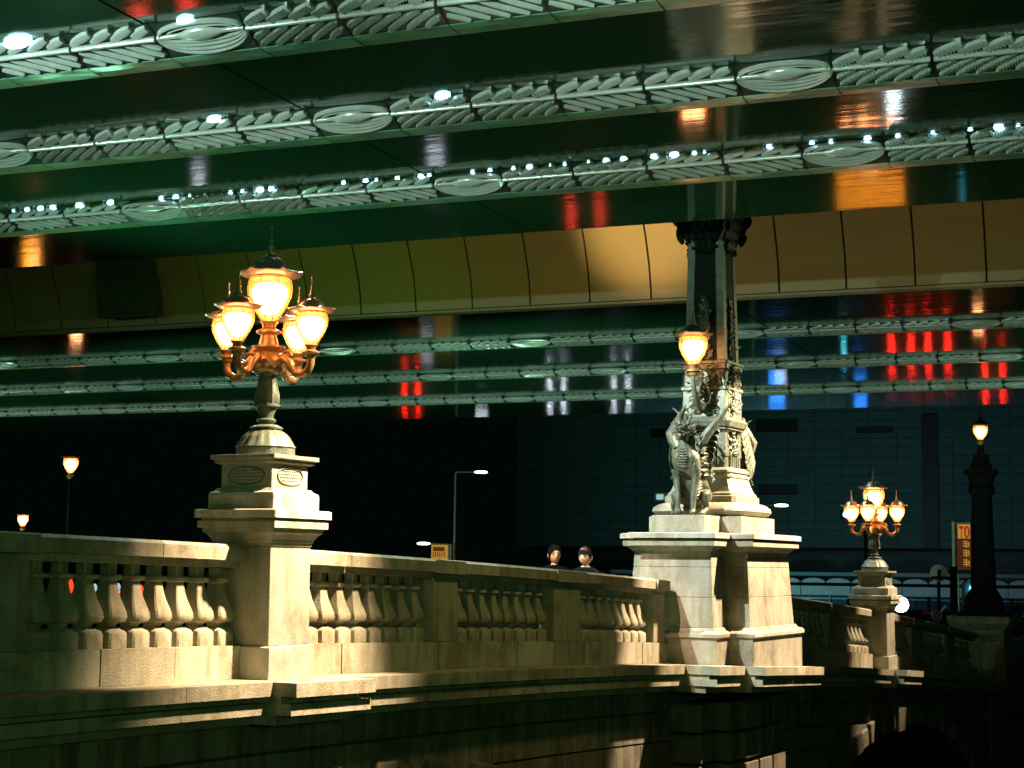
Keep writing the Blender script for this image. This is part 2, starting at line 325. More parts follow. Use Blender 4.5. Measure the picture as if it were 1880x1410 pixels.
balustrade('m', 12.36, 21.58, [(12.45, 14.98, 9), (15.62, 17.88, 8), (18.85, 20.95, 8)], [(15.06, 15.58), (17.95, 18.72), (21.1, 21.5)], 'long central balustrade between the large lamp pedestal and the statue pedestal')
balustrade('r', 24.62, 32.42, [(27.0, 29.35, 8), (30.35, 32.3, 7)], [(24.65, 26.9), (29.45, 30.25)], 'balustrade section between the statue pedestal and the far lamp pedestal')
balustrade('f', 33.1, 42.2, [(33.2, 35.5, 8), (36.7, 38.9, 8), (39.9, 41.8, 7)], [(35.6, 36.6), (39.0, 39.8)], 'farthest balustrade section descending to the dark column pedestal at right')
# ------------------------------------------------------------------ lanterns
LANT = [(.29, 0), (.37, -.06), (.395, -.2), (.38, -.36), (.30, -.54), (.20, -.70), (.135, -.80)]
def lantern(parent, x, y, z, s, nm='lantern', lit=True, metal=None):
    """z is the height of the eave, s the width across the eave; returns the lantern part with its glass, bulb and cup"""
    mm = metal or m_bronze; mb = MB(); n = 24
    def wav(a, kk): return 1+.10*max(0, math.cos(6*a))**3
    R = []
    for j, (r, h) in enumerate(((.52, .05), (.555, .032), (.50, .0), (.36, -.02), (.30, -.03))):
        R.append([(x+s*r*(1+(.07*math.cos(6*a)**8 if j < 3 else 0))*math.cos(a), y+s*r*(1+(.07*math.cos(6*a)**8 if j < 3 else 0))*math.sin(a), z+s*(h+(.035*max(0, math.cos(6*a))**6 if j < 3 else 0))) for a in (2*PI*i/48 for i in range(48))])
    mb.loft(R[::-1]+[[(x+s*r*math.cos(a), y+s*r*math.sin(a), z+s*h) for a in (2*PI*i/48 for i in range(48))] for r, h in ((.36, .06), (.30, .12), (.27, .19), (.20, .25), (.09, .285))])
    for q in range(6):
        a = q*PI/3; ca, sa = math.cos(a), math.sin(a)
        mb.tube([(x+s*r*ca, y+s*r*sa, z+s*h) for r, h in ((.50, .07), (.40, .085), (.34, .14), (.29, .22), (.20, .285), (.10, .32), (.05, .30))], s*.012, 5)
    mb.lathe([(s*r, z+s*h) for r, h in ((.10, .26), (.11, .29), (.055, .31), (.06, .35), (.085, .37), (.085, .385), (.045, .40), (.05, .50), (.065, .51), (.03, .53), (.038, .62), (.05, .63), (.022, .65), (.018, .80), (.034, .82), (.034, .86), (.006, .89))], 10, (x, y))
    roof = mb.build(nm, mm, parent, smooth=True)
    mb = MB(); mb.lathe([(s*r, z+s*h) for r, h in ((.31, -.022), (.315, -.07), (.30, -.075), (.30, -.025))], 24, (x, y), caps=False)
    for q in range(8):
        a = q*PI/4+.2; ca, sa = math.cos(a), math.sin(a)
        mb.tube([(x+s*(r+.008)*ca, y+s*(r+.008)*sa, z+s*h) for r, h in LANT[1:]], s*.008, 4)
        mb.tube([(x+s*(r+.012)*math.cos(a+.35*t), y+s*(r+.012)*math.sin(a+.35*t), z+s*h) for t, (r, h) in zip((1, .6, .2), ((.20, -.68), (.28, -.54), (.33, -.42)))], s*.007, 4)
    mb.build('ribs', m_bronze_lit, roof)
    MB().lathe([(s*r, z+s*h) for r, h in LANT], 24, (x, y), caps=False).build('glass', m_amber, roof, smooth=True)
    MB().lathe([(s*r, z+s*h) for r, h in ((.02, -.13), (.25, -.16), (.31, -.25), (.30, -.38), (.225, -.53), (.13, -.66), (.02, -.70))], 14, (x, y)).build('bulb', m_glasslit, roof, smooth=True)
    MB().lathe([(s*r, z+s*h) for r, h in ((.14, -.79), (.17, -.82), (.13, -.85), (.11, -.92), (.16, -.95), (.22, -.98), (.22, -1.01), (.14, -1.05), (.12, -1.12))], 16, (x, y)).build('cup', m_bronze_lit, roof, smooth=True)
    return roof
def candelabrum(name, loc, rz, label, sc=1.0):
    """five-lantern bronze lamp; local z = 0 on top of its pedestal"""
    root = empty('five_lantern_lamp', loc, rz, label, 'street lamp', 'five-lantern lamps on the parapet pedestals')
    def sc8(a, kk): return 1+(.05*abs(math.cos(8*a)) if kk < 3 else (.035*math.cos(16*a) if kk < 7 else 0))
    MB().lathe([(.262, .0), (.262, .07)], 40).build('base_plinth', m_bronze, root)
    MB().lathe([(.24, .072), (.262, .082), (.250, .10), (.236, .13), (.215, .165), (.19, .195), (.155, .222), (.125, .24), (.145, .245), (.15, .262), (.115, .275), (.10, .285)], 64, mod=sc8).build('bell_base', m_bronze, root, smooth=True)
    MB().lathe([(.07, .28), (.06, .30), (.085, .315), (.09, .33), (.06, .345), (.065, .38), (.085, .42), (.088, .44), (.12, .452), (.12, .47), (.085, .48)], 24).build('stem_neck', m_bronze, root, smooth=True)
    MB().lathe([(.10, .47), (.112, .50), (.108, .56), (.09, .64), (.078, .70), (.085, .73), (.10, .745)], 48, mod=lambda a, kk: 1+.05*math.cos(12*a)).build('stem', m_bronze, root, smooth=True)
    mb = MB(); mb.lathe([(.10, .74), (.15, .77), (.17, .82), (.16, .88), (.12, .92), (.10, .95), (.13, .965), (.15, .985), (.15, 1.0), (.09, 1.01), (.08, 1.06), (.06, 1.12), (.07, 1.15)], 24)
    for q in range(12):
        a = q*PI/6; ca, sa = math.cos(a), math.sin(a)
        mb.leaf((.11*ca, .11*sa, .75), (ca*.5, sa*.5, 1), (ca, sa, -.2), .14, .045, .5)
    for q in range(8):
        a = q*PI/4+PI/8; c = Vector((.165*math.cos(a), .165*math.sin(a), .84)); t = Vector((-math.sin(a), math.cos(a), 0))
        mb.tube([tuple(c+t*(.035-.03*u)*math.cos(u*9)+Vector((0, 0, 1))*(.035-.03*u)*math.sin(u*9)) for u in (0, .1, .2, .3, .4, .5, .6, .7, .8, .9)], .009, 5)
    mb.build('scroll_hub', m_bronze_lit, root, smooth=True)
    for q in range(4):
        a = q*PI/2; ca, sa = math.cos(a), math.sin(a); Pn = lambda r, h: (r*ca, r*sa, h)
        mb = MB(); mb.tube([Pn(.10, .88), Pn(.18, .885), Pn(.235, .84), Pn(.26, .78), Pn(.31, .735), Pn(.38, .73), Pn(.44, .765), Pn(.465, .82), Pn(.465, .87)], [.035, .045, .042, .038, .036, .036, .038, .036, .04], 10)
        cc = Vector(Pn(.20, .90)); tt = Vector((ca, sa, 0))
        mb.tube([tuple(cc+tt*(.06-.05*u)*math.cos(u*10)+Vector((0, 0, 1))*(.06-.05*u)*math.sin(u*10)) for u in [i/14 for i in range(15)]], .015, 6)
        arm = mb.build('arm', m_bronze_lit, root, smooth=True)
        lantern(root, .465*ca, .465*sa, 1.295, .375, metal=m_roof_lit)
    lantern(root, 0, 0, 1.65, .52, metal=m_roof_lit)
    return root
def lamp_pedestal(x, y, dz, label):
    root = empty('lamp_pedestal', (x, y, dz), label=label, cat='pedestal', group='stone pedestals carrying five-lantern lamps')
    MB().sq([(.345, .345, -1.20), (.345, .345, -.745), (.33, .33, -.735)], ch=.02).build('base_block', m_stone, root, bevel=.006)
    MB().sq([(.31, .31, -.733), (.305, .305, .13)], ch=.02).build('shaft', m_stone, root, bevel=.006)
    MB().sq([(.315, .315, .132), (.315, .315, .16), (.325, .325, .165), (.33, .33, .19), (.36, .36, .235), (.385, .385, .25), (.385, .385, .285)], ch=.02).build('frieze', m_stone, root)
    MB().sq([(.42, .42, .287), (.42, .42, .35)], ch=.02).build('cornice_lower', m_stone, root, bevel=.004)
    mb = MB(); mb.sq([(.395, .395, .352), (.395, .395, .375)], ch=.02); mb.sq([(.44, .44, .377), (.44, .44, .445), (.42, .42, .452)], ch=.02); mb.build('cornice_upper', m_stone, root)
    MB().sq([(.355, .355, .453), (.355, .355, .575), (.35, .35, .60), (.32, .32, .615), (.30, .30, .64)], ch=.02).build('upper_plinth', m_stone, root, bevel=.004)
    die = MB().sq([(.275, .275, .642), (.275, .275, .855)], ch=.02).build('die_block', m_stone, root)
    for rz in range(4):   # carved scale cartouche on each side
        mb = MB(); T = Matrix.Rotation(rz*PI/2, 4, 'Z'); mb.T = T
        mb.tube([(-.277, .21*math.cos(t)*(1 if abs(math.cos(t)) < .8 else .93), .75+.075*math.sin(t)) for t in [2*PI*i/28 for i in range(29)]], .009, 5)
        for j in range(4):
            for i in range(-5, 6):
                yy = i*.036+(.018 if j % 2 else 0); zz = .705+j*.028
                if (yy/.19)**2+((zz-.75)/.075)**2 < .85: mb.tube([(-.276, yy+.016*math.cos(t), zz+.012*math.sin(t)) for t in (0, .8, 1.57, 2.3, 3.14)], .004, 4)
        mb.build('carved_panel', m_bronze, die)
    MB().sq([(.30, .30, .857), (.325, .325, .87), (.325, .325, .89), (.35, .35, .90), (.35, .35, .935)], ch=.02).build('cap', m_stone, root, bevel=.003)
    return root
zl = -.0
lamp_pedestal(12.03, 8.75, 0, 'large stone lamp pedestal at left, its front brightly floodlit')
candelabrum('a', (12.03, 8.75, .936), 0, 'largest bronze five-lantern lamp, glowing, nearest the camera at left')
zR = aty(1605, 1092, 8.33).z - .445 + .0
lamp_pedestal(32.75, 8.75, -1.0, 'small distant stone lamp pedestal beyond the statue pedestal')
candelabrum('b', (32.75, 8.75, -.066), 0, 'smaller distant five-lantern lamp glowing right of the winged statue')
# ------------------------------------------------------------------ statue pedestal (cross plan) and bronze column
KX, KY = 23.2, 8.65
kp = empty('statue_pedestal', (KX, KY, zr(KX)-1.157), label='wide cross-shaped stone pedestal under the winged statues and bronze column', cat='pedestal')
koff = -Vector(kp.location)
def KP(mb, nm, mat=None, **k):
    o = mb.build(nm, mat or m_stone, kp, **k)
    for v in o.data.vertices: v.co += koff
    return o
def cross(hx, hy, bx_, by_, cx=KX, cy=KY):
    return [(cx-bx_, cy-by_), (cx-hx, cy-by_), (cx-hx, cy-hy), (cx+hx, cy-hy), (cx+hx, cy-by_), (cx+bx_, cy-by_), (cx+bx_, cy+by_), (cx+hx, cy+by_), (cx+hx, cy+hy), (cx-hx, cy+hy), (cx-hx, cy+by_), (cx-bx_, cy+by_)]
def crossloft(mb, prof):   # (hx, hy, bx, by, z)
    return mb.loft([[(x, y, p[4]) for x, y in cross(*p[:4])] for p in prof])
mb = MB(); crossloft(mb, [(1.12, 1.02, 1.62, .66, -1.50), (1.12, 1.02, 1.62, .66, -1.02)]); KP(mb, 'base_course', bevel=.006)
mb = MB(); crossloft(mb, [(1.12, 1.02, 1.62, .66, -1.018), (1.15, 1.05, 1.65, .69, -.99), (1.15, 1.05, 1.65, .69, -.945), (1.12, 1.02, 1.62, .66, -.915), (1.06, .98, 1.58, .63, -.905), (1.03, .95, 1.56, .60, -.86)]); KP(mb, 'base_roll', smooth=True)
for a, b in ((-.858, -.44), (-.436, -.02), (-.016, .135)):
    t = lambda z: (z+.86)/1.0
    mb = MB(); crossloft(mb, [(1.0-.07*t(z), .93-.06*t(z), 1.54-.05*t(z), .58-.05*t(z), z) for z in (a, b)]); KP(mb, 'wall_course', bevel=.005)
mb = MB(); crossloft(mb, [(.93, .87, 1.49, .53, .137), (.93, .87, 1.49, .53, .20), (.95, .89, 1.51, .55, .205), (.96, .90, 1.52, .56, .22), (1.02, .96, 1.58, .60, .275)]); KP(mb, 'frieze', smooth=True)
mb = MB(); crossloft(mb, [(1.06, 1.0, 1.66, .64, .277), (1.06, 1.0, 1.66, .64, .355)]); KP(mb, 'cornice_lower', bevel=.004)
mb = MB(); crossloft(mb, [(1.01, .95, 1.60, .60, .357), (1.01, .95, 1.60, .60, .385)]); crossloft(mb, [(1.09, 1.03, 1.70, .67, .387), (1.09, 1.03, 1.70, .67, .455), (1.05, .99, 1.66, .63, .465)]); KP(mb, 'cornice_upper')
mb = MB(); crossloft(mb, [(.74, .72, 1.40, .40, .467), (.74, .72, 1.40, .40, .715)]); KP(mb, 'upper_block', bevel=.006)
# column
co = empty('bronze_column', (KX, KY, .72), label='tall dark bronze obelisk column rising from the statue pedestal into the expressway gap', cat='column')
coff = -Vector(co.location)
def CO(mb, nm, mat=m_bronze, par=None, **k):
    o = mb.build(nm, mat, par or co, **k)
    for v in o.data.vertices: v.co += coff
    return o
m_colstone = M('column_base_paint', (.26, .255, .19), .6, var=.35, scale=5, bump=.2, bscale=70)
CO(MB().sq([(.64, .64, .722), (.70, .70, .75), (.735, .735, .80), (.72, .72, .855), (.66, .66, .905), (.60, .60, .925)], KX, KY, .22), 'cushion', m_colstone, smooth=True)
CO(MB().sq([(.56, .56, .927), (.56, .56, 1.02), (.53, .53, 1.03), (.53, .53, 1.06), (.50, .50, 1.09), (.46, .46, 1.19), (.435, .435, 1.29), (.45, .45, 1.305), (.45, .45, 1.34), (.42, .42, 1.345), (.42, .42, 1.375), (.44, .44, 1.38), (.44, .44, 1.41), (.40, .40, 1.45)], KX, KY, .10), 'stepped_base', m_colstone)
mb = MB(); mb.sq([(.33, .33, 1.452), (.33, .33, 1.62)], KX, KY, .05)
for q in range(4):
    mb.T = Matrix.Translation((KX, KY, 0)) @ Matrix.Rotation(q*PI/2, 4, 'Z')
    for i in range(5): mb.tube([(-.345, (i-2)*.085, 1.46), (-.345, (i-2)*.085, 1.62)], .030, 8)
mb.T = Matrix.Identity(4); CO(mb, 'fluted_drum', m_statue, smooth=True)
mb = MB(); mb.sq([(.25, .25, 1.622), (.25, .25, 2.0)], KX, KY, .05)
for sx in (-1, 1):
    for sy in (-1, 1): mb.sq([(.075, .075, 1.622), (.065, .065, 1.97), (.09, .09, 2.0)], KX+sx*.27, KY+sy*.27, .2)
CO(mb, 'niche_block', m_statue)
# masks in the niches: a shield with volutes
mb = MB()
for q in range(4):
    mb.T = Matrix.Translation((KX, KY, 0)) @ Matrix.Rotation(q*PI/2, 4, 'Z')
    mb.ball((-.28, 0, 1.85), (.05, .07, .08)); mb.ball((-.28, 0, 1.74), (.06, .09, .06)); mb.ball((-.33, 0, 1.86), (.02, .02, .035))
    for s_ in (-1, 1):
        mb.leaf((-.30, s_*.03, 1.80), (-.1, s_*.8, .5), (-1, 0, 0), .14, .035, .1); mb.leaf((-.31, s_*.02, 1.72), (-.1, s_*.9, -.5), (-1, 0, .2), .15, .04, .2)
        mb.ball((-.31, s_*.03, 1.88), (.015, .013, .013))
mb.T = Matrix.Identity(4); CO(mb, 'niche_mask', m_bronze, smooth=True)
CO(MB().sq([(.32, .32, 2.002), (.38, .38, 2.02), (.38, .38, 2.05), (.41, .41, 2.06), (.43, .43, 2.14), (.40, .40, 2.19), (.36, .36, 2.21)], KX, KY, .10), 'niche_cap', m_statue)
CO(MB().sq([(.35, .35, 2.212), (.345, .345, 2.60), (.37, .37, 2.62), (.37, .37, 2.66), (.33, .33, 2.68), (.325, .325, 2.92), (.36, .36, 2.93), (.36, .36, 3.0), (.38, .38, 3.01), (.38, .38, 3.04), (.33, .33, 3.06)], KX, KY, .06), 'lower_shaft', m_bronze)
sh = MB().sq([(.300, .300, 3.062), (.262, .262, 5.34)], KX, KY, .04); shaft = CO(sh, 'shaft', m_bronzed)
mb = MB()
for sx in (-1, 1):
    for sy in (-1, 1): mb.sq([(.062, .062, 3.062), (.052, .052, 4.86)], KX+sx*.262, KY+sy*.262, .25) if False else mb.loft([[(KX+sx*(c+a), KY+sy*(c+b), z) for a, b in ((-.07, -.07), (.045, -.07), (.045, .045), (-.07, .045))] for c, z in ((.268, 3.062), (.228, 4.95))])
CO(mb, 'corner_pilaster', m_bronze)
rnd = random.Random(4)
def relief(mb, q, zlo, zhi, wmax, n, d0, size=.06, taper=0, zig=0):
    mb.T = Matrix.Translation((KX, KY, 0)) @ Matrix.Rotation(q*PI/2, 4, 'Z')
    for i in range(n):
        t = (i+.5)/n; z = zlo+(zhi-zlo)*t; wv = wmax*(1-taper*t); s_ = 1 if i % 2 else -1; sz = size*(.7+.6*rnd.random())
        y = s_*wv*rnd.uniform(.05, .85)
        mb.leaf((-d0(z), y*.4, z), (-.15, s_*rnd.uniform(.3, 1), rnd.uniform(-.2, 1)), (-1, 0, rnd.uniform(-.1, .4)), sz*1.6, sz*.45, rnd.uniform(.0, .35), 5)
        if rnd.random() < .5: mb.ball((-d0(z)-.015, y, z), sz*.28, 6, 5)
        if rnd.random() < .4: mb.tube([(-d0(z)-.02, y+.03*math.cos(u), z+.03*math.sin(u)) for u in (0, .9, 1.8, 2.7, 3.6, 4.4)], .008, 4)
mb = MB()
for q in range(4):
    relief(mb, q, 3.08, 4.0, .13, 46, lambda z: .300-.0167*(z-3.06), .062, .85)
CO(mb, 'foliage_relief', m_bronze, smooth=True)
mb = MB()
for q in range(4):
    relief(mb, q, 2.22, 2.98, .34, 120, lambda z: .340, .055)
    relief(mb, q, 1.66, 2.2, .30, 26, lambda z: .33, .05) if q in (1, 3) else None
CO(mb, 'garland_relief', m_statue, smooth=True)
mb = MB()   # pine-shaped finial leaf on each face
for q in range(4):
    mb.T = Matrix.Translation((KX, KY, 0)) @ Matrix.Rotation(q*PI/2, 4, 'Z')
    for i in range(9):
        z = 3.50+i*.055; wv = .085*(1-i/10)
        for s_ in (-1, 1): mb.leaf((-.31, 0, z), (-.1, s_*wv*10, .7), (-1, 0, .2), .05+wv, .022, .2, 4)
    mb.leaf((-.31, 0, 3.95), (0, 0, 1), (-1, 0, 0), .12, .02, .1)
mb.T = Matrix.Identity(4); CO(mb, 'leaf_finial', m_bronze, smooth=True)
mb = MB(); mb.sq([(.285, .285, 5.02), (.30, .30, 5.12), (.34, .34, 5.30), (.36, .36, 5.36), (.36, .36, 5.60)], KX, KY, .1)
for q in range(4):
    mb.T = Matrix.Translation((KX, KY, 0)) @ Matrix.Rotation(q*PI/2, 4, 'Z')
    for row, (z, r, L) in enumerate(((4.72, .27, .2), (4.86, .28, .22), (5.0, .30, .22), (5.14, .34, .2), (5.26, .37, .16))):
        for i in range(-3, 4):
            if row == 0 and abs(i) > 1: continue
            yy = i*.095*(1+.12*row)+(.045 if row % 2 else 0)
            mb.leaf((-r, yy, z), (-.25, .25*i*.3, 1), (-1, 0, .1), L, .055, .30, 6)
    for i in range(7): mb.ball((-.31-.05*math.sin(i*.52), -.18+.06*i, 4.78-.10*math.sin(i*PI/6)), .028, 6, 5)
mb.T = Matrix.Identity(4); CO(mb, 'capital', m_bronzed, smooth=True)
# bracket lamps on the column
for sx, lab in ((-1, 'single bracket lantern lit warm on the near side of the bronze column'), (1, 'bracket lantern mostly hidden behind the bronze column, only its eave showing')):
    bl = empty('bracket_lantern', (KX+sx*.34, KY+(.13 if sx > 0 else 0), 2.55), 0 if sx < 0 else PI, lab, 'lantern', 'bracket lanterns on the bronze column')
    mb = MB()   # local -x points away from the column
    mb.tube([(0, 0, -.12), (-.08, .0, -.22), (-.20, 0, -.20), (-.32, .0, -.10), (-.41, 0, .02), (-.44, 0, .14), (-.44, 0, .22)], [.05, .045, .05, .045, .04, .035, .04], 10)
    mb.tube([(-.10+(.13-.11*u)*math.cos(u*11+1), 0, .03+(.13-.11*u)*math.sin(u*11+1)) for u in [i/20 for i in range(21)]], .024, 7)
    for i in range(7): mb.leaf((-.10-.05*i, .0, -.18+.035*i), (-.3, (-1)**i*.8, -.2+.2*i/7), (0, 0, -1), .11, .03, .3)
    mb.build('bracket', m_bronze, bl, smooth=True)
    lantern(bl, -.44, 0, .22+.55*1.1, .53)
# ------------------------------------------------------------------ winged beasts (kirin-like), skinned skeletons
def skin_obj(name, verts, edges, radii, mat, parent, sub=1, flatx=None):
    me = bpy.data.meshes.new(name); me.from_pydata([tuple(v) for v in verts], edges, []); o = bpy.data.objects.new(name, me); C.objects.link(o); o.parent = parent
    sm = o.modifiers.new('skin', 'SKIN'); sm.use_smooth_shade = True
    for i, r in enumerate(radii):
        d = me.skin_vertices[0].data[i]; d.radius = (r, r) if not hasattr(r, '__len__') else r
        if i == 0: d.use_root = True
    ss = o.modifiers.new('sub', 'SUBSURF'); ss.levels = sub; ss.render_levels = sub
    dg = bpy.context.evaluated_depsgraph_get(); ev = o.evaluated_get(dg); m2 = bpy.data.meshes.new_from_object(ev)
    o.modifiers.clear(); o.data = m2; m2.materials.clear(); m2.materials.append(mat)
    for p in m2.polygons: p.use_smooth = True
    return o
def beast(loc, rz, label):
    root = empty('winged_beast_statue', loc, rz, label, 'statue', 'winged beast statues on the pedestal')
    V = []; E = []; Rr = []
    def v(x, y, z, r, p=None):
        V.append((x, y, z)); Rr.append(r)
        if p is not None: E.append((p, len(V)-1))
        return len(V)-1
    # front of the beast is -x; feet at z=0
    hip = v(.42, 0, .30, (.17, .19)); mid = v(.26, 0, .50, (.16, .17), hip); ch = v(.06, 0, .74, (.185, .20), mid); nk = v(.0, 0, .98, (.12, .125), ch); nk2 = v(-.03, 0, 1.12, (.095, .10), nk)
    hd = v(-.07, 0, 1.24, (.095, .095), nk2); mz = v(-.17, 0, 1.235, (.075, .06), hd); sn = v(-.26, 0, 1.215, (.05, .04), mz)
    bel = v(.02, 0, .62, (.12, .13), ch)
    for s_ in (-1, 1):
        sh_ = v(.01, s_*.145, .78, .105, ch); el = v(.05, s_*.15, .56, .068, sh_); kn = v(.02, s_*.125, .34, .045, el); kn2 = v(.015, s_*.12, .30, .05, kn); an = v(.0, s_*.115, .10, .036, kn2); ft = v(-.01, s_*.115, .045, .05, an); v(-.09, s_*.12, .03, .035, ft)
        th = v(.34, s_*.17, .28, .13, hip); k2 = v(.14, s_*.23, .30, .075, th); hk = v(.27, s_*.22, .11, .045, k2); f2 = v(.12, s_*.22, .035, .045, hk); v(.03, s_*.22, .03, .032, f2)
    t = hip
    for x, y, z, r in ((.58, .02, .18, .06), (.60, .16, .12, .05), (.48, .27, .08, .045), (.36, .33, .10, .04), (.30, .32, .22, .035)): t = v(x, y, z, r, t)
    skin_obj('body', V, E, Rr, m_statue, root, 2)
    # belly plates, shoulder scales
    mb = MB()
    for i in range(13):
        z = .70+i*.036; x = -.135+.09*abs(i-3)/10+(.0 if i > 3 else .01*(3-i)); wv = .085*(1-.25*i/12)
        mb.tube([(x+.03, -wv, z+.004), (x-.004, -wv*.5, z), (x-.012, 0, z-.004), (x-.004, wv*.5, z), (x+.03, wv, z+.004)], .014, 6)
    mb.build('belly_plates', m_statue, root, smooth=True)
    mb = MB(); rn = random.Random(8)
    for s_ in (-1, 1):
        for i in range(26):
            u = rn.random(); a = rn.random()
            mb.leaf((.04+.16*a, s_*(.19+.03*(1-abs(a-.4))), .55+.38*u), (.6, s_*.25, rn.uniform(-.5, .8)), (-.2, s_, .1), .10, .028, .25, 4)
        for i in range(10): # leg feathers
            mb.leaf((.08, s_*.15, .20+.04*i), (1, s_*.2, .45), (0, s_, 0), .10, .02, .3, 4)
    mb.build('scales', m_statue, root, smooth=True)
    # head: horns, brow, jaw, ears, mane
    mb = MB()
    for s_ in (-1, 1):
        mb.tube([(-.06, s_*.05, 1.30), (-.03, s_*.085, 1.39), (.0, s_*.10, 1.46), (.0, s_*.16, 1.53), (-.02, s_*.21, 1.555)], [.026, .022, .019, .014, .004], 6)
        mb.tube([(-.02, s_*.095, 1.42), (-.04, s_*.05, 1.49), (-.05, s_*.04, 1.54)], [.016, .012, .003], 5)
        mb.leaf((-.05, s_*.08, 1.27), (.1, s_, .5), (-.8, 0, .4), .16, .035, -.1)
        mb.ball((-.15, s_*.055, 1.285), (.035, .028, .026), 8, 6); mb.ball((-.262, s_*.022, 1.235), .018, 6, 5)
        mb.tube([(-.25, s_*.03, 1.20), (-.22, s_*.10, 1.16), (-.14, s_*.15, 1.19), (-.10, s_*.19, 1.26)], [.014, .012, .009, .003], 5)
    mb.tube([(-.10, 0, 1.165), (-.18, 0, 1.135), (-.235, 0, 1.14)], [.05, .04, .022], 8)
    for i in range(44):
        a = rn.uniform(-2.3, 2.3); L = rn.uniform(.06, .13); z = rn.uniform(1.04, 1.34); ya = math.sin(a); xa = -math.cos(a)*.3+.25
        mb.leaf((-.02+xa*.10, ya*.085, z), (xa*.8, ya, rn.uniform(-.3, .9)), (-.5+xa, ya*.3, .6), L, .024, rn.uniform(-.2, .6), 5)
    mb.build('horned_head_mane', m_statue, root, smooth=True)
    # wings: arm bone, feather ribs, membrane with thickness
    for s_ in (-1, 1):
        sho = Vector((.08, s_*.17, .98)); tip = Vector((.26, s_*(.60 if s_ < 0 else .10), 1.62)); el = Vector((.10, s_*.27, 1.14)) if s_ < 0 else Vector((.10, s_*.27, 1.18))
        mb = MB(); mb.tube([sho, (sho+el)/2+Vector((0, s_*.02, 0)), el, el.lerp(tip, .5)+Vector((0, 0, -.01)), tip], [.05, .066, .075, .055, .010], 8)
        wing = mb.build('wing', m_statue, root, smooth=True)
        mb = MB(); fan = []; n = 7
        for i in range(n+1):
            if s_ < 0: fan.append((Vector((.12+.01*i, s_*(.19-.004*i), 1.22-.068*i)), Vector((.10, s_*(.25-.026*i), -.02-.028*i))))
            else:
                t = i/n; fan.append((sho.lerp(el, .5).lerp(tip, t*.9), Vector((.24, s_*.10, -.46+.34*t))))
        ro = []
        for i, (st, d) in enumerate(fan):
            pts = [st+d*u+Vector((.05*math.sin(u*PI), s_*.07*math.sin(u*PI), .03*math.sin(u*PI))) for u in (0, .25, .5, .75, 1)]
            mb.tube(pts, [.024, .026, .024, .019, .006], 6, .6); ro.append(pts)
        mb.build('wing_rib', m_statue, wing, smooth=True)
        mb = MB()
        for i in range(n):
            a, b_ = ro[i], ro[i+1]; inn = Vector((.012, s_*-.012, 0)); q = [[a[j], a[j].lerp(b_[j], .5)+Vector((.02, -s_*.02, .035*j/4)), b_[j]] for j in range(5)]
            vs = []; fs = []
            for off in (Vector((0, 0, 0)), inn):
                for rw in q: vs += [tuple(p+off) for p in rw]
            for o_ in (0, 15):
                for j in range(4):
                    for c_ in range(2): fs.append((o_+j*3+c_, o_+j*3+c_+1, o_+j*3+c_+4, o_+j*3+c_+3))
            fs += [(12, 13, 28, 27), (13, 14, 29, 28)]
            mb.add(vs, fs)
        mb.build('wing_membrane', m_bronze, wing, smooth=True)
    return root
beast((KX-1.18, KY-.03, .718), 0, 'winged horned beast statue facing left, floodlit on the near end of the statue pedestal')
beast((KX+1.18, KY+.0, .718), PI, 'second winged beast statue behind the column, only its dark wing showing at right')
# ------------------------------------------------------------------ elevated expressway (local x = right along the river, local y = away from the camera)
RZ = -(PI/2-rad(5.77))
AX = Vector((math.cos(RZ), math.sin(RZ), 0)); BY = Vector((-math.sin(RZ), math.cos(RZ), 0))
def ab(x, b, z): return AX*x+BY*b+Vector((0, 0, z))
LM = .967
def orn_profile(): return Vector((0, 0, 0)), Vector((0, .40, -.20))
fu = Vector((0, .40, -.20)).normalized(); WF = .447; fn = Vector((0, -.20, -.40)).normalized()
def lp(u, v, h): return (u, fu.y*v+fn.y*h, fu.z*v+fn.z*h)
def lstrip(mb, pts, wd, h=.03, h0=.0):   # raised rounded bar on the sloped face; pts = (u, v)
    R = []; n = len(pts)
    for i, (u, v) in enumerate(pts):
        a = pts[min(i+1, n-1)]; b = pts[max(i-1, 0)]; du, dv = a[0]-b[0], a[1]-b[1]; L = math.hypot(du, dv) or 1; nu, nv = -dv/L, du/L
        w_ = wd[i] if hasattr(wd, '__len__') else wd
        R.append([lp(u+nu*w_, v+nv*w_, h0), lp(u+nu*w_*.7, v+nv*w_*.7, h0+h*.8), lp(u, v, h0+h), lp(u-nu*w_*.7, v-nv*w_*.7, h0+h*.8), lp(u-nu*w_, v-nv*w_, h0)])
    mb.loft(R)
